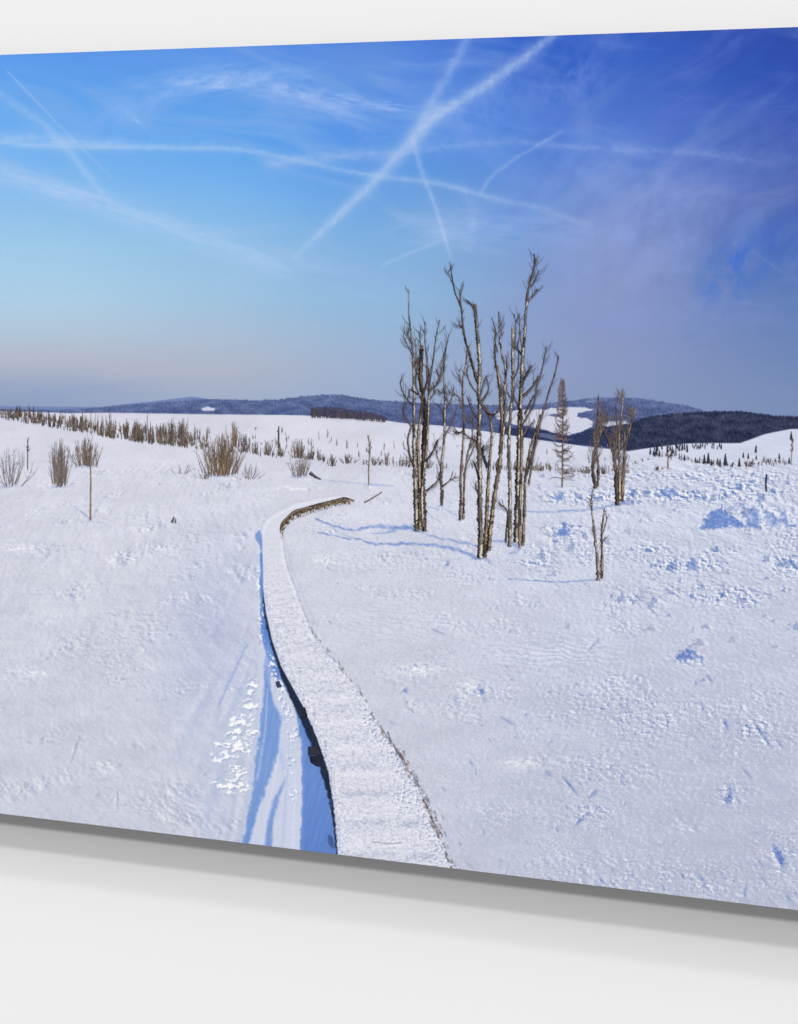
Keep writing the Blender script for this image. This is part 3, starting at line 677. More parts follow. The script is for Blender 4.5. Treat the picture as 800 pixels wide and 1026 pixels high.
streak([(380, 850), (396, 850)], .7, .6, .3, col=(120, 116, 130), seed=62, wob=.6)

# ------------------------------------------------------------------ panel body and its printed parts
root = bpy.data.objects.new('wall_print', None); COL.objects.link(root)
xl, _ = plane(-330, 400); xr, _ = plane(float(colpx[-1]), 400)
root.location = ((xl + xr) / 2, 0, ZBOT)
tag(root, 'large landscape print of a snowy heath with a boardwalk, standing off the plain white wall', 'wall picture')
bpy.context.view_layer.update()
def parent(o, p):
    o.parent = p; o.matrix_parent_inverse = p.matrix_world.inverted() if p is root else o.matrix_parent_inverse
from mathutils import Matrix
INV = Matrix.Translation(root.location).inverted()
def link(name, me, par=None, label=None, kind=None):
    o = bpy.data.objects.new(name, me); COL.objects.link(o)
    if par is root: o.parent = root; o.matrix_parent_inverse = INV
    elif par is not None: o.parent = par
    tag(o, label, None, None, kind)
    return o

def box_mesh(name, x0, x1, y0, y1, z0, z1, mat, bev=0.0):
    import bmesh
    bm = bmesh.new(); bmesh.ops.create_cube(bm, size=1)
    for v in bm.verts:
        v.co = ((x0 + x1) / 2 + v.co.x * (x1 - x0), (y0 + y1) / 2 + v.co.y * (y1 - y0), (z0 + z1) / 2 + v.co.z * (z1 - z0))
    if bev: bmesh.ops.bevel(bm, geom=bm.edges[:], offset=bev, segments=2, affect='EDGES')
    me = bpy.data.meshes.new(name); bm.to_mesh(me); bm.free(); me.materials.append(mat)
    return me
link('panel', box_mesh('panel', xl, xr, YF + 0.0002, YF + 0.006, ZBOT + 0.0001, ZTOP - 0.0001, M_EDGE), root, 'thin rigid panel carrying the printed picture')
# hanging frame behind it (four battens)
import bmesh
bm = bmesh.new()
def addbox(bm, x0, x1, y0, y1, z0, z1):
    r = bmesh.ops.create_cube(bm, size=1)
    for v in r['verts']:
        v.co = ((x0 + x1) / 2 + v.co.x * (x1 - x0), (y0 + y1) / 2 + v.co.y * (y1 - y0), (z0 + z1) / 2 + v.co.z * (z1 - z0))
I = 0.012
addbox(bm, xl + I, xr - I, YF + .0061, -0.0005, ZBOT + I, ZBOT + I + .03)
addbox(bm, xl + I, xr - I, YF + .0061, -0.0005, ZTOP - I - .03, ZTOP - I)
addbox(bm, xl + I, xl + I + .03, YF + .0061, -0.0005, ZBOT + I + .0301, ZTOP - I - .0301)
addbox(bm, xr - I - .03, xr - I, YF + .0061, -0.0005, ZBOT + I + .0301, ZTOP - I - .0301)
me = bpy.data.meshes.new('hanging_frame'); bm.to_mesh(me); bm.free(); me.materials.append(M_FRAME)
link('hanging_frame', me, root)

XX, ZZ = plane(PX.astype(np.float64), PY.astype(np.float64))
LINC = (lin(C) / LIGHT).astype(np.float32)
LINC = np.clip(LINC, 0, 0.97)
def region_mesh(name, mask, mat):
    m = mask[:-1, :-1]
    rr, cc = np.where(m)
    if len(rr) == 0: return None
    q = np.stack([rr * NC + cc, (rr + 1) * NC + cc, (rr + 1) * NC + cc + 1, rr * NC + cc + 1], 1)
    u, inv = np.unique(q.ravel(), return_inverse=True)
    co = np.empty((len(u), 3), np.float32)
    co[:, 0] = XX.ravel()[u]; co[:, 1] = YF; co[:, 2] = ZZ.ravel()[u]
    me = bpy.data.meshes.new(name)
    me.vertices.add(len(u)); me.vertices.foreach_set('co', co.ravel())
    nq = len(q)
    me.loops.add(nq * 4); me.loops.foreach_set('vertex_index', inv.astype(np.int32).ravel())
    me.polygons.add(nq)
    me.polygons.foreach_set('loop_start', (np.arange(nq) * 4).astype(np.int32))
    me.update(calc_edges=True)
    at = me.color_attributes.new('ink', 'FLOAT_COLOR', 'POINT')
    c4 = np.ones((len(u), 4), np.float32); c4[:, :3] = LINC.reshape(-1, 3)[u]
    at.data.foreach_set('color', c4.ravel())
    me.materials.append(mat)
    return me
ID[(ID == 2) & (PX > 262)] = 3
SPEC = [(0, 'sky', 'printed blue sky with thin high cloud', M_SKYINK), (2, 'far_hill', 'pale hazy blue hill farthest on the left', M_INK),
        (3, 'forested_hill', 'long blue wooded ridge along the horizon', M_INK), (4, 'snow_clearing', 'large white clearing on the wooded ridge behind the trees', M_INK),
        (7, 'snow_clearing', 'tiny white clearing on the ridge at the left', M_INK), (8, 'snow_clearing', 'thin white strip of clearing behind the broad bare tree', M_INK),
        (5, 'dark_forest', 'dark near fir forest on the right', M_INK), (6, 'distant_copse', 'small brown copse at the foot of the ridge', M_INK),
        (10, 'snow_field', 'bumpy snow covered heath with blue shadows', M_INK)]
for i, nm, lab, mt in SPEC:
    me = region_mesh(nm, ID == i, mt)
    if me: link(nm, me, root, lab)
for k, lab in enumerate(CONTRAILS):
    if lab:
        me = region_mesh('contrail', ID == 100 + k, M_SKYINK)
        if me: link('contrail', me, root, lab)
walk_o = link('boardwalk', region_mesh('boardwalk', ID == 11, M_INK), root, 'narrow snow covered boardwalk winding away to the left bend')
me = region_mesh('walk_underside', ID == 12, M_INK)
if me: link('walk_underside', me, walk_o, 'dark gap under the left edge of the boardwalk')

# ------------------------------------------------------------------ drawn strokes (trees, shrubs, posts): flat printed shapes
class Ink:
    def __init__(s): s.v = []; s.f = []; s.c = []; s.k = 0
    def ribbon(s, pts, r0, r1=None, cols=((58, 48, 46), (150, 134, 118), (206, 194, 178)), spots=0.3, sm_=5, jit=.12, step=1.6, radii=None, lay=0):
        """tapered stroke in bark tones, shaded left side and sunlit right side drawn into the colours"""
        r1 = r0 if r1 is None else r1
        s.k = (s.k + 1) % 130; lay = s.k
        P = smooth(pts, sm_)
        ls = np.cumsum([0] + [math.hypot(b[0] - a[0], b[1] - a[1]) for a, b in zip(P, P[1:])])
        nn = max(3, int(ls[-1] / step) + 1)
        P = [(float(a), float(b)) for a, b in zip(np.interp(np.linspace(0, ls[-1], nn), ls, [p[0] for p in P]), np.interp(np.linspace(0, ls[-1], nn), ls, [p[1] for p in P]))]
        n = len(P)
        ph = random.random() * 50
        ang0 = None
        base = len(s.v); prev = None; runs = [0] * 4; dk = [1] * 4
        cs = [np.array(c, float) for c in cols]
        for i, p in enumerate(P):
            a = P[max(0, i - 1)]; b = P[min(n - 1, i + 1)]
            dx, dy = b[0] - a[0], b[1] - a[1]; l = math.hypot(dx, dy) + 1e-6
            nx, ny = -dy / l, dx / l
            if nx < 0: nx, ny = -nx, -ny
            if prev is not None and nx * prev[0] + ny * prev[1] < 0: nx, ny = -nx, -ny
            prev = (nx, ny)
            f = i / (n - 1)
            r = (r0 + (r1 - r0) * f) * (1 + random.uniform(-jit, jit) * 1.6)
            o = random.uniform(-jit, jit) * r
            for _k in range(4):
                if runs[_k] <= 0:
                    runs[_k] = random.randint(2, 11); dk[_k] = random.uniform(.36, .8) if random.random() < spots else random.uniform(.92, 1.08)
                runs[_k] -= 1
            tint = random.uniform(.95, 1.05)
            for k, e in enumerate((-1, -.3, .35, 1)):
                s.v.append((p[0] + nx * (e * r + o), p[1] + ny * (e * r + o), lay))
                cc = (cs[0], cs[0] * .45 + cs[1] * .55, cs[2], cs[1])[k]
                s.c.append(cc * dk[k] * tint * random.uniform(.88, 1.1))
            if i:
                for k in range(3):
                    q = base + (i - 1) * 4 + k
                    s.f.append((q, q + 4, q + 5, q + 1))
    def tri(s, pts, col, lay=0):
        s.k = (s.k + 1) % 130; lay = s.k
        b = len(s.v)
        for p in pts: s.v.append((p[0], p[1], lay)); s.c.append(np.array(col, float) * random.uniform(.85, 1.12))
        s.f.append(tuple(range(b, b + len(pts))))
    def build(s, name, par, layer, label=None, kind=None):
        if not s.v: return None
        me = bpy.data.meshes.new(name)
        co = []
        for (a, b, l) in s.v:
            X, Z = plane(a, b)
            co.append((X, YF - layer * 0.00004 - l * 0.000004, Z))
        zmin = ZBOT + .0002
        co = [(a, b, max(c, zmin)) for a, b, c in co]
        me.from_pydata(co, [], s.f)
        at = me.color_attributes.new('ink', 'FLOAT_COLOR', 'POINT')
        c4 = np.ones((len(s.c), 4), np.float32)
        c4[:, :3] = np.clip(lin(np.clip(np.array(s.c) / 255.0, 0, 1)) / LIGHT, 0, .97)
        at.data.foreach_set('color', c4.ravel())
        me.materials.append(M_INK)
        return link(name, me, par, label, kind)

PALE = ((46, 40, 40), (122, 108, 96), (226, 217, 204))
TAN = ((46, 38, 36), (118, 98, 80), (190, 170, 144))
DARK = ((40, 34, 36), (74, 62, 58), (118, 100, 86))
TWIG = ((52, 46, 52), (92, 82, 82), (140, 126, 118))
def twigs(ink, pts, n, lmin, lmax, spread=.55, r=.38, cols=TWIG, up=True, lo=.25):
    P = smooth(pts, 6)
    for i in range(n):
        k = int((lo + (1 - lo) * random.random()) * (len(P) - 1)); k = min(k, len(P) - 2)
        p = P[k]; a = P[k + 1]
        an = math.atan2(a[1] - p[1], a[0] - p[0]) + random.choice([-1, 1]) * random.uniform(.25, spread + .3)
        L = random.uniform(lmin, lmax)
        m = (p[0] + L * .5 * math.cos(an), p[1] + L * .5 * math.sin(an))
        an2 = an * .6 + (-math.pi / 2) * .4
        e = (m[0] + L * .55 * math.cos(an2), m[1] + L * .55 * math.sin(an2))
        ink.ribbon([p, m, e], r, r * .5, cols, .3, 3)

def tree(label, trunks, branches, layer, name='tree', nt=(3, 4, 12), tw=.23):
    nt = (int(nt[0] * 2.2) + 1, nt[1], nt[2] * 1.3)
    tr = Ink()
    for pts, r0, r1, cols in trunks: tr.ribbon(pts, r0 * .97, r1, cols, .55, 7, .22, step=1.0)
    o = tr.build(name, root, layer, label)
    br = Ink()
    for b in branches:
        pts, r0, r1 = b[:3]; cols = b[3] if len(b) > 3 else TWIG
        br.ribbon(pts, r0, r1, cols, .3, 5, .2)
        twigs(br, pts, nt[0], nt[1], nt[2], r=tw)
    for pts, r0, r1, cols in trunks: twigs(br, pts, nt[0] + 1, nt[1], nt[2] * .9, r=tw, lo=.45)
    br.build('branches', o, layer + .5)
    return o

tree('thin birch standing behind and just right of the left clump',
     [([(443, 506), (443, 490), (442, 475), (445, 445), (446, 412), (446, 400), (445, 380), (445, 360), (447, 348)], 1.6, .6, PALE)],
     [([(445, 372), (447, 350), (450, 335)], .6, .3), ([(446, 410), (452, 400), (455, 388)], .5, .3), ([(443, 488), (450, 482), (457, 478)], .6, .3), ([(442, 470), (438, 455), (437, 445)], .6, .3), ([(446, 420), (440, 405)], .5, .3), ([(444, 440), (452, 425), (458, 408)], .5, .3)], 10, nt=(3, 3, 9))
tree('pair of slender bare stems between the two big clumps',
     [([(461, 521), (462, 500), (462, 475), (465, 430), (464, 400), (464, 380), (467, 365), (468, 350)], 1.5, .5, TAN), ([(464.5, 520), (465, 500), (466, 475), (470, 450), (477, 440)], 1.2, .6, TAN)],
     [([(465, 430), (460, 434), (455, 428)], .7, .4, DARK), ([(464, 404), (458, 396), (449, 392)], .7, .3), ([(466, 470), (472, 455), (478, 442)], .6, .4), ([(463, 385), (460, 370)], .4, .3), ([(470, 450), (474, 430), (471, 415)], .6, .3)], 11)
tree('clump of dark dead birch stems left of the tallest trees',
     [([(418, 532), (417, 505), (416, 480), (415, 440), (415, 420), (415, 390), (414, 355), (412.5, 335), (410, 315), (410, 290)], 2.4, .4, PALE),
      ([(425.5, 532), (425, 505), (424, 480), (425, 440), (426.5, 415), (425, 400), (421.5, 380), (422, 362), (423, 346)], 2.4, 1.9, DARK),
      ([(421, 530), (421, 500), (420, 470), (419, 440), (422, 415), (424, 395)], 2.2, 1.0, TAN),
      ([(424, 528), (423, 490), (427, 455), (429, 425), (430, 400), (431, 385)], 1.8, .9, PALE)],
     [([(413.5, 356), (409, 346), (404, 336)], .6, .3), ([(416, 405), (410, 402), (404, 393), (401, 382)], .7, .4, DARK), ([(413, 345), (409, 335), (407, 328)], .5, .3),
      ([(423, 350), (421, 340), (420, 332)], .6, .3), ([(428, 380), (428, 362), (426, 340), (426.5, 322)], .8, .3), ([(429, 392), (434, 362), (437, 338), (441, 320)], .9, .3),
      ([(430, 392), (437, 386), (441, 379), (437, 369)], .8, .4, DARK), ([(437, 384), (442, 374), (442, 364), (446, 352)], .6, .3), ([(427, 462), (434, 452), (439, 440), (438, 446)], 1.0, .6, DARK),
      ([(427, 492), (433, 487), (439, 481), (441, 473)], .7, .4, DARK), ([(416, 467), (411, 456), (409, 440), (412, 428)], 1.1, .5, DARK), ([(416, 430), (408, 420), (404, 410), (408, 402)], .7, .3, DARK),
      ([(423, 400), (417, 385), (418, 370), (421, 355)], .8, .4, DARK), ([(421, 378), (416, 368), (419, 358)], .7, .4), ([(424, 395), (430, 375), (428, 366)], 1.0, .6, DARK), ([(414, 372), (417, 352), (416, 340)], .5, .3),
      ([(419, 395), (411, 390), (410, 398)], .7, .4, DARK), ([(440, 395), (447, 392), (448, 402)], .4, .3), ([(431, 400), (438, 390), (440, 392)], .6, .4, DARK)], 12, nt=(4, 3, 11))
tree('tall bare twin birch in the middle with one branch leaning left',
     [([(481, 559), (482, 540), (481, 510), (481, 475), (480, 437), (481, 412), (480, 390), (481, 365), (479, 340), (477, 318), (476, 304)], 2.8, 1.5, PALE),
      ([(486, 558), (487, 540), (488, 515), (489, 490), (491, 460), (493, 435), (491, 418), (486, 405)], 2.2, .9, TAN),
      ([(490, 551), (492, 525), (496, 495), (501, 462), (503, 430), (503, 415), (501, 387), (498, 366)], 2.3, 1.4, TAN),
      ([(504, 440), (506, 415), (506, 390), (507, 372), (503, 354), (501, 335), (500, 312)], 1.5, .5, PALE)],
     [([(479, 384), (475, 370), (471, 356), (466, 338), (464, 325), (462, 306), (457, 295), (454, 282), (451, 262)], 1.5, .4, DARK),
      ([(476, 312), (473, 306), (469, 301)], .9, .5, DARK), ([(462, 304), (461, 296), (461, 290)], .6, .3), ([(453, 282), (450, 274), (450, 271)], .5, .3), ([(464, 328), (461, 326)], .9, .6, DARK),
      ([(480, 395), (472, 385), (468, 372), (470, 366)], .8, .4, DARK), ([(480, 420), (473, 410), (468, 396)], .9, .4, DARK), ([(479, 442), (470, 438), (464, 433), (456, 434)], 1.0, .5, DARK),
      ([(499, 352), (496, 340), (497, 331), (493, 318)], .7, .4, DARK), ([(497, 368), (496, 352), (496, 345)], 1.0, .7, DARK), ([(482, 404), (489, 392), (490, 385), (488, 378)], .8, .4), ([(482, 395), (485, 382), (488, 376)], .6, .3),
      ([(481, 480), (476, 465), (475, 462)], 1.0, .7, DARK), ([(489, 468), (485, 458), (484, 450), (486, 446)], 1.5, 1.1, ((34, 40, 56), (60, 66, 84), (90, 92, 104))), ([(480, 492), (477, 490), (477, 486)], .8, .5, DARK),
      ([(482, 455), (488, 448), (490, 446)], .6, .4), ([(482, 405), (488, 412), (494, 415), (500, 412)], 1.0, .7, DARK), ([(507, 378), (508, 365), (507, 355)], .6, .4, DARK), ([(500, 345), (503, 330), (500, 320)], .4, .3),
      ([(481, 432), (474, 422), (468, 418), (460, 400)], .6, .3), ([(506, 400), (501, 385)], .7, .4)], 14, nt=(3, 3, 9))
tree('slim straight pale stem between the two tallest trees',
     [([(511, 547), (511, 520), (511, 480), (510, 450), (512, 410), (514, 395), (514, 365), (514, 345), (514, 328)], 1.9, 1.2, PALE), ([(507, 543), (508, 528), (509, 515), (506, 508), (500, 504.5)], 1.1, .5, DARK)],
     [([(513, 400), (508, 390), (507, 372)], .6, .3), ([(515, 350), (517, 335), (516, 314)], .6, .3), ([(511, 440), (506, 425), (507, 405)], .7, .4), ([(514, 380), (519, 370), (520, 352), (518, 343)], .6, .4, DARK)], 13)
tree('tallest bare birch with a forked top on the right of the clump',
     [([(517.5, 543), (518, 520), (519, 495), (520, 455), (521, 420), (522, 398), (523, 378), (524, 355), (526, 335), (527, 315), (529, 296)], 2.9, 1.1, PALE),
      ([(524, 546), (525, 525), (526, 500), (527, 475), (532, 447), (537, 432), (542, 415)], 1.6, .8, TAN), ([(521, 548), (521, 520), (522, 480), (523, 440), (522, 410)], 1.5, 1.4, TAN)],
     [([(528, 302), (529, 292), (532, 280), (535, 268), (536, 254)], 1.2, .4, DARK), ([(529, 302), (534, 296), (539, 289)], .7, .4), ([(532, 287), (536, 281), (540, 271)], .7, .4), ([(529, 296), (530, 284), (532, 276)], .6, .4),
      ([(534, 272), (537, 262), (536, 256)], .5, .3), ([(524, 352), (521, 332), (521, 314)], .7, .3), ([(523, 355), (519, 350), (516, 347)], .8, .5, DARK), ([(525, 380), (529, 374), (533, 366)], .9, .5, DARK),
      ([(524, 397), (533, 388), (540, 377)], 1.1, .6, DARK), ([(536, 392), (541, 378), (545, 362), (548, 346)], .8, .4), ([(526, 415), (532, 402), (538, 393), (541, 390)], .9, .6, DARK),
      ([(528, 475), (534, 452), (541, 425), (550, 393), (556, 375), (560, 356)], 1.1, .4), ([(530, 485), (535, 455), (539, 440)], .9, .5), ([(523, 388), (526, 378), (531, 368)], .7, .4, DARK),
      ([(521, 430), (528, 418), (535, 404), (537, 396)], .9, .5, DARK), ([(522, 410), (516, 398), (515, 388)], .7, .4, DARK), ([(522, 440), (530, 428), (536, 420)], .7, .4)], 15, nt=(3, 3, 10))
tree('small forked sapling standing alone right of the clump',
     [([(599.5, 581), (599, 563), (596, 534), (593, 505), (595, 489)], 1.9, .5, PALE), ([(603, 579), (603.5, 556), (603, 534), (606, 509)], 1.7, .6, TAN)],
     [([(597, 540), (594, 528)], .5, .3), ([(603, 545), (607, 538)], .5, .3), ([(604, 535), (608, 520), (607, 512)], .5, .3), ([(594, 512), (591, 500)], .4, .3)], 10, nt=(2, 2, 6))
def crown_tree(label, trunks, cx, ytop, ybot, wid, layer, n=70, cols=((98, 84, 86), (122, 106, 102), (150, 134, 124))):
    tr = Ink()
    for pts, r0, r1, c in trunks: tr.ribbon(pts, r0, r1, c, .34, 7, .2)
    o = tr.build('tree', root, layer, label)
    br = Ink()
    for i in range(n):
        T = random.choice(trunks)[0]; P = smooth(T, 6)
        k = int(random.uniform(.25, .98) * (len(P) - 1)); p = P[k]
        hh = (p[1] - ytop) / (ybot - ytop)
        tx = cx + random.uniform(-1, 1) * wid * (.45 + .55 * random.random()); ty = p[1] - random.uniform(8, 34) * (.4 + hh * .5)
        ty = max(ty, ytop + random.uniform(0, 10))
        tx = p[0] + (tx - p[0]) * .5
        m = ((p[0] * 2 + tx) / 3 + (tx - p[0]) * .2, (p[1] + ty) / 2)
        br.ribbon([p, m, (tx, ty)], .24, .11, cols, .3, 4)
        if random.random() < .8: br.ribbon([m, (m[0] + random.gauss(0, 3.2), m[1] - random.uniform(3, 9))], .18, .1, cols, .3, 3)
    br.build('branches', o, layer + .5)
crown_tree('bare bushy tree right of the larch with two short dark trunks',
    [([(597, 489), (595, 478), (594, 465), (597, 444), (599, 415), (600, 397)], 1.7, .5, DARK), ([(599, 487), (600, 470), (598, 450), (603, 430), (602, 410)], 1.3, .5, TAN)], 599, 393, 488, 14, 8, 70)
crown_tree('broad bare tree with fanned reddish twigs right of the clump',
    [([(619, 506), (618, 490), (617, 471), (614, 451), (605, 431), (599, 421)], 2.2, .7, DARK), ([(623.5, 502), (624, 490), (625, 471), (627, 446), (633, 423), (638, 408)], 1.9, .6, TAN), ([(621, 500), (621, 471), (620.5, 437), (624, 405), (624, 390)], 1.7, .5, PALE), ([(620, 480), (616, 460), (618, 430), (617, 405)], 1.0, .4, DARK)], 620, 386, 505, 24, 9, 150)
# larch
def larch(label, cx, yb, yt, wid, layer, n, r=1.0):
    tr = Ink(); tr.ribbon([(cx, yb), (cx + .6, (yb + yt) / 2), (cx + 1, yt)], r, .4, ((80, 60, 56), (110, 86, 76), (150, 122, 104)), .3, 10)
    o = tr.build('tree', root, layer, label)
    br = Ink()
    for i in range(n):
        f = random.random() ** .8; y = yb - 6 - (yb - yt - 6) * f
        L = wid * (1 - f) ** .8 * random.uniform(.25, 1.0) + 1.8; s = random.choice([-1, 1])
        br.ribbon([(cx + .5, y), (cx + s * L * .5, y + random.uniform(-3, 2.5)), (cx + s * L, y - random.uniform(-2, 6))], .3, .18, ((104, 88, 88), (128, 108, 102), (156, 138, 128)), .3, 3)
    br.build('branches', o, layer + .5)
larch('slender cone shaped larch between the clump and the bushy trees', 563.5, 488, 380, 12, 7, 170, .8)

# saplings, shrubs and the far scrub
def stem_tree(label, pts, r, layer, cols=TAN, nt=3, L=5):
    k = Ink(); k.ribbon(pts, r, r * .6, cols, .3, 5)
    twigs(k, pts, nt, 2, L, r=.35, lo=.5)
    return k.build('sapling', root, layer, label)
stem_tree('single leaning stick with its shadow on the left field', [(91, 521), (91, 500), (91.3, 480), (91, 466)], .85, 6, ((90, 72, 56), (140, 112, 84), (180, 152, 118)), 0)
stem_tree('thin pale sapling left of the dead birch clump', [(370, 485), (370, 465), (371, 450), (369, 436)], .9, 6, PALE, 9, 8)
stem_tree('tiny straight sapling in the far snow on the right', [(669.5, 470), (669.5, 455), (669, 446)], .8, 6, ((110, 92, 84), (150, 126, 108), (180, 156, 134)), 9, 3)
stem_tree('thin grey sapling above the left shrubs', [(28, 470), (28, 455), (28, 440)], .5, 6, TWIG, 8, 4)
stem_tree('dark tall sapling in the far snow', [(279.5, 449), (279.5, 438), (279.5, 427)], .9, 6, DARK, 6, 3)
stem_tree('faint bare sapling at the right edge', [(793, 465), (793.5, 452), (794, 440)], .6, 6, ((140, 128, 136), (160, 148, 152), (180, 168, 168)), 14, 4)

def shrub_ink(k, cx, yb, w, h, n, cols, lean=.25, r=.45):
    r *= .55
    for i in range(int(n * .45)):
        x0 = cx + random.gauss(0, w * .22); d = (x0 - cx) / (w * .5)
        hh = h * random.uniform(.3, 1.0) ** .8 * (1 - .3 * min(1, abs(d)) ** 2)
        c = random.choice(cols); c3 = (tuple(v * .72 for v in c), c, tuple(min(255, v * 1.22) for v in c))
        x1 = x0 + d * w * (lean + .12) + random.gauss(0, w * .09)
        yy = yb + random.uniform(-.09, .02) * h; x1 += random.gauss(0, w * .04)
        b_ = random.gauss(0, w * .05)
        k.ribbon([(x0, yy), ((x0 + x1) / 2 + b_, yy - hh * .5), (x1, yy - hh)], r, r * .4, c3, .25, 3)
        for _ in range(1 if h < 16 else 2):
            f_ = random.uniform(.3, .9); sx = x0 + (x1 - x0) * f_ + b_ * (1 - abs(2 * f_ - 1)); sy = yy - hh * f_; L_ = h * random.uniform(.06, .2)
            sg = random.choice([-1, 1])
            k.ribbon([(sx, sy), (sx + sg * L_ * .5, sy - L_ * random.uniform(.3, 1.0))], r * .6, r * .3, c3, .2, 2)
BR = [(124, 110, 98), (144, 126, 108), (104, 92, 86), (160, 142, 124), (134, 120, 112)]
OR = [(128, 108, 88), (146, 122, 96), (112, 96, 84), (166, 144, 120), (98, 84, 76), (120, 112, 96)]
GY = [(158, 150, 152), (140, 130, 130), (176, 168, 168), (126, 114, 112)]
def shrub(label, cx, yb, w, h, n, cols=BR, lean=.25, layer=5, r=.45):
    k = Ink(); shrub_ink(k, cx, yb, w, h, n, cols, lean, r)
    return k.build('shrub', root, layer, label)
shrub('dense orange brown shrub, the largest in the middle distance', 223, 476, 30, 42, 260, OR, .12, 6, .5)
shrub('brown shrub standing behind a white hummock on the left', 87, 467, 20, 32, 130, BR, .15)
shrub('tall narrow grey brown shrub left of the hummock', 60.5, 487, 16, 46, 170, BR + GY, .15)
shrub('sparse grey shrub at the left edge', 10, 487, 26, 38, 60, GY, .4, 5, .4)
shrub('low pale shrub beside the orange one on its right', 250, 480, 16, 16, 50, GY, .4, 5, .35)
shrub('low pale shrub beside the orange one on its left', 205, 480, 14, 14, 40, GY, .4, 5, .35)
shrub('squat brown bush below the far scrub line', 301, 477, 15, 22, 80, BR + GY, .3, 5, .4)
shrub('small dark round bush in the scrub line', 333, 467, 7, 15, 40, [(74, 72, 62), (96, 90, 74), (60, 58, 54)], .1)
shrub('tiny grey tufts on the left field', 180, 475, 26, 12, 26, GY, .3, 5, .3)
shrub('grey green spruce shoot beside the far scrub', 235, 447, 8, 26, 60, OR, .1)
for (cx, yb, w, h, n, lab) in [(37, 424, 16, 12, 60, 'dark scrub bush at the far left'), (15, 419, 20, 10, 70, 'low dark scrub at the left horizon'), (75, 432, 9, 13, 40, 'dark leafless bush on the left slope'), (112, 439, 9, 14, 50, 'dark bush in the left scrub line'),
                          (127, 440, 6, 18, 30, 'upright brown bush in the left scrub line'), (138, 442, 14, 20, 80, 'wide brown bush in the left scrub line'), (152, 443, 6, 14, 30, 'narrow bush in the left scrub line'), (160, 444, 7, 18, 40, 'pale brown bush in the left scrub line'),
                          (170, 445, 10, 26, 80, 'tallest brown bush in the left scrub line'), (183, 445, 11, 26, 80, 'brown bush with a dark pointed top'), (193, 446, 6, 14, 30, 'last bush before the orange shrub'), (245, 453, 10, 18, 60, 'dark bush just right of the orange shrub'),
                          (256, 455, 7, 14, 35, 'brown bush right of the orange shrub'), (268, 456, 12, 15, 50, 'low brown bush in the middle scrub'), (281, 457, 8, 14, 35, 'bush under the dark sapling'), (298, 459, 13, 20, 70, 'broad brown bush in the middle scrub'),
                          (312, 460, 6, 14, 30, 'grey upright bush in the middle scrub'), (321, 461, 6, 8, 25, 'tiny dark bush in the middle scrub'), (349, 464, 14, 9, 45, 'low flat bush near the pale sapling'), (376, 466, 14, 9, 45, 'low bush behind the pale sapling'),
                          (387, 466, 6, 14, 25, 'grey bush left of the dead birches'), (427, 469, 12, 9, 40, 'low bush behind the dead birches'), (500, 471, 8, 9, 30, 'low bush behind the middle birch'), (516, 471, 9, 10, 35, 'dark bush behind the tallest birch'),
                          (535, 471, 13, 9, 45, 'low dark bush right of the tallest birch'), (549, 470, 7, 9, 22, 'grey tuft left of the larch'), (574, 473, 5, 6, 20, 'small dark bush just right of the larch'), (581, 473, 6, 5, 24, 'round low dark bush'),
                          (588, 474, 9, 8, 50, 'dark bush left of the bushy tree trunk'), (606, 475, 8, 10, 40, 'dark bush between the two bushy trees'), (629, 474, 6, 6, 25, 'small dark bush behind the broad tree'), (659, 471, 9, 5, 45, 'low brown bush alone on the right snow')]:
    shrub(lab, cx, yb, w, h, n, [(96, 84, 76), (74, 66, 64), (122, 104, 88), (140, 122, 104)], .15, 4, .42)

k = Ink()                                    # the uncountable far scrub and young firs
def stuff_line(xa, xb, n, hmin, hmax, off, cols, r=.32):
    for i in range(int(n * .8)):
        xx = random.uniform(xa, xb); yb = interp(ridge2, xx) + random.uniform(*off); h = random.uniform(hmin, hmax)
        c = random.choice(cols); c3 = (tuple(v * .8 for v in c), c, tuple(min(255, v * 1.15) for v in c))
        if perlin(np.array([xx / 9.0]), np.array([off[0] + 20.5]), 5)[0] < -.3 and off[0] > -8: continue
        h *= .55 + .9 * abs(float(perlin(np.array([xx / 5.0]), np.array([off[0] + 3.5]), 6)[0]))
        k.ribbon([(xx, yb), (xx + random.uniform(-.5, .5), yb - h)], r, r * .35, c3, .2, 3)
        if random.random() < .6:
            for m in range(3):
                k.ribbon([(xx, yb - h * .2 * m), (xx + random.uniform(-1.8, 1.8), yb - h * (.35 + .2 * m))], r * .8, r * .3, c3, .2, 2)
SC = [(104, 92, 88), (140, 122, 104), (84, 78, 82), (160, 146, 132), (124, 110, 100)]
stuff_line(-330, 60, 420, 2, 9, (-9, 1), [(98, 90, 92), (122, 108, 102), (80, 76, 86)])
stuff_line(0, 100, 260, 3, 11, (-9, 0), [(92, 82, 84), (116, 100, 92), (142, 124, 108)])
stuff_line(60, 210, 260, 3, 18, (-12, 0), SC)
stuff_line(100, 200, 200, 5, 16, (-2, 1), [(112, 100, 90), (96, 88, 84), (140, 124, 110)])
stuff_line(190, 410, 190, 2, 11, (-3, 1), SC)
stuff_line(200, 420, 60, 2, 12, (-26, -4), SC + [(170, 160, 160)])
stuff_line(400, 560, 150, 2, 9, (-2, 1), SC)
stuff_line(560, 650, 50, 2, 5, (2, 4), SC)
stuff_line(430, 640, 40, 2, 9, (-24, -4), [(150, 142, 150), (170, 162, 168)], .35)
stuff_line(650, 790, 120, 2, 8, (-3, 1), [(96, 84, 92), (130, 108, 104), (74, 68, 84)])
stuff_line(680, 700, 10, 3, 5, (0, 1), SC)
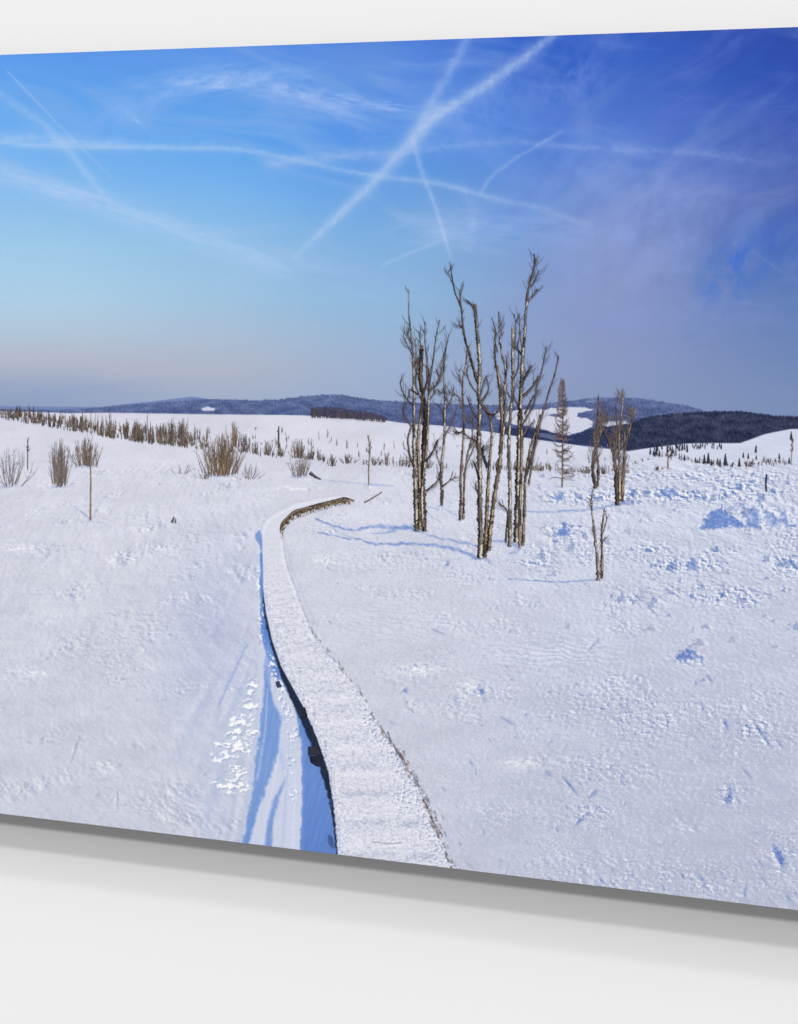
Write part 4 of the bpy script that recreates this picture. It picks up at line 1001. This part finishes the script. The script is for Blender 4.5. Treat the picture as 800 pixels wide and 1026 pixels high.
for xx, h in [(20, 12), (34, 14), (60, 8), (128, 9), (124, 11), (96, 6), (81, 12), (70, 10), (50, 7)]:
    yy = interp(ridge2, xx) - 8
    k.ribbon([(xx, yy + 3), (xx, yy - h * .7)], .7, .3, DARK, .2, 3)
def firs(xa, xb, ya, yb_, n, hmin, hmax):
    for i in range(n):
        xx = random.uniform(xa, xb); y0 = random.uniform(ya, yb_); h = random.uniform(hmin, hmax)
        k.tri([(xx - h * .17, y0), (xx + h * .17, y0), (xx + .2, y0 - h), (xx - .2, y0 - h)], random.choice([(54, 56, 70), (70, 68, 78), (48, 50, 66)]))
firs(676, 724, 445.5, 450, 34, 2.5, 5); firs(650, 690, 449, 457, 26, 3, 7)
for xx, yb, h in [(686, 461, 6), (706, 464, 9), (710, 464, 11), (719, 465, 6), (727, 466, 12), (741, 467, 8), (758, 449, 3), (757.5, 453, 6), (758, 460, 4), (781, 459, 5), (793, 440, 8), (745, 458, 5), (750, 459, 5), (770, 463, 4), (777, 462, 3), (713, 466, 6), (722, 467, 6), (697, 463, 5), (734, 467, 4), (655, 456, 5), (661, 457, 6), (791, 464, 6)]:
    k.tri([(xx - h * .16 - .3, yb), (xx + h * .16 + .3, yb), (xx + .3, yb - h), (xx - .3, yb - h)], (58, 58, 70))
for i in range(130):                         # uneven tree tops standing above the dark forest
    xx = random.uniform(640, 820); yt = interp([(640, 421), (652, 417.5), (680, 414.2), (712, 412.5), (745, 412.4), (757, 414.5), (775, 417), (820, 418.5)], xx)
    h = random.uniform(1, 2.6); k.tri([(xx - .9, yt + 1.5), (xx + .9, yt + 1.5), (xx, yt - h * .8)], (48, 56, 88))
for i in range(120):                         # copse
    xx = random.uniform(312, 386); yb = interp([(311, 418), (350, 419.5), (388, 423)], xx); h = random.uniform(4, 10) * (1 - .45 * (xx - 312) / 74)
    k.ribbon([(xx, yb), (xx, yb - h)], .35, .2, random.choice([((70, 66, 80), (96, 86, 92), (120, 104, 104)), ((54, 56, 76), (70, 70, 90), (90, 84, 96))]), .2, 2)
k.build('distant_scrub', root, 3, 'far scrub and young firs along the snow ridges', 'stuff')

# tufts lying by the near snow
k = Ink(); k.ribbon([(768, 492), (767.5, 484), (768.3, 475)], 1.0, .8, ((34, 34, 48), (52, 52, 66), (80, 78, 90)), .1, 3)
k.build('marker_post', root, 6, 'short dark post standing in the snow on the right')
k = Ink(); k.ribbon([(310.5, 473.5), (314, 476), (318, 478.5), (322, 480)], 1.9, .6, ((46, 50, 70), (62, 64, 80), (110, 110, 124)), .3, 4)
k.build('fallen_log', root, 6, 'small dark log half buried near the walk bend')
k = Ink(); k.ribbon([(365, 503.5), (374, 498.5), (383.5, 492.5)], .7, .35, ((92, 72, 62), (120, 98, 84), (150, 128, 112)), .3, 4)
k.build('fallen_branch', root, 6, 'thin brown branch lying beyond the end of the walk')
k = Ink(); k.ribbon([(172.5, 523.5), (174, 520), (174.5, 517.5)], 1.3, .5, ((60, 62, 78), (80, 80, 92), (120, 120, 130)), .3, 3); k.ribbon([(176, 524), (176.5, 519)], .7, .4, ((60, 62, 78), (80, 80, 92), (120, 120, 130)), .3, 3)
k.build('stump', root, 6, 'tiny grey stump poking out of the left field')

# the exposed side of the walk at the far bend
k = Ink()
topE = [(281.5, 531), (282.5, 525), (286, 520.5), (295, 512.5), (306, 509), (320, 505), (333, 502), (344, 499), (350, 500), (355, 502)]
k.ribbon(topE, 1.0, .9, ((72, 62, 60), (112, 98, 88), (150, 136, 122)), .3, 6, .1)
k.ribbon([(p[0] + .9, p[1] + 2.2) for p in topE[:-1]], 1.5, 1.2, ((104, 88, 72), (138, 118, 94), (112, 94, 76)), .35, 6, .2)
for i in range(150):
    f = random.random(); P = smooth(topE[:-1], 6); p = P[int(f * (len(P) - 1))]; o = random.uniform(1.2, 4.6)
    k.ribbon([(p[0] + .8, p[1] + o), (p[0] + .8 + random.uniform(.6, 1.8), p[1] + o + random.uniform(-.3, 1.8))], random.uniform(.3, .7), .25, random.choice([((70, 58, 50),) * 3, ((152, 132, 104),) * 3, ((98, 82, 66),) * 3, ((178, 158, 124),) * 3, ((48, 42, 40),) * 3]), .1, 2)
k.build('side_board', walk_o, 6, 'weathered brown side board at the far bend')
k = Ink()
for i in range(110):
    f = random.random(); P = smooth(topE[:-2], 6); p = P[int(f * (len(P) - 1))]
    k.ribbon([(p[0] + 1, p[1] + 4.5), (p[0] + 1 + random.uniform(-.4, .4), p[1] + random.uniform(6, 9.5) * (1 - .4 * f))], random.uniform(.4, .9), .3, random.choice([((44, 38, 40), (60, 52, 50), (84, 72, 62)), ((120, 96, 56), (170, 140, 90), (200, 176, 120)), ((200, 198, 206), (228, 228, 236), (244, 244, 248))]), .2, 3)
k.build('walk_footing', walk_o, 6.5, 'dark footings with snow between them under the side board')
# square timbers poking out under the near left edge
for pts, c in [([(297, 709), (306, 708.5), (308.5, 717), (300, 718)], (44, 48, 62)), ([(308.5, 748), (319, 747), (321, 756.5), (309, 757)], (52, 54, 66)), ([(310, 757.5), (322, 757), (323, 766), (318, 768), (311.5, 764)], (40, 44, 60)),
               ([(311, 727), (313.5, 727), (314.5, 734), (312, 734)], (46, 50, 64)), ([(324, 770), (327.5, 770), (329, 776), (325, 775)], (48, 52, 66)), ([(276, 683), (280, 682), (283, 688), (278, 689)], (60, 70, 100)), ([(331, 800), (333, 800), (334, 810), (331.5, 809)], (50, 66, 110)), ([(329, 836), (333, 838), (336, 850), (331, 848), (328.5, 842)], (74, 98, 150))]:
    k = Ink(); k.tri(pts, c); k.build('beam_end', walk_o, 6)

# ------------------------------------------------------------------ the wall
wo = bpy.data.objects.new('wall', box_mesh('wall', -6, 6, 0.0, 0.12, -1.5, 4.5, M_WALL)); COL.objects.link(wo)
tag(wo, kind='structure')
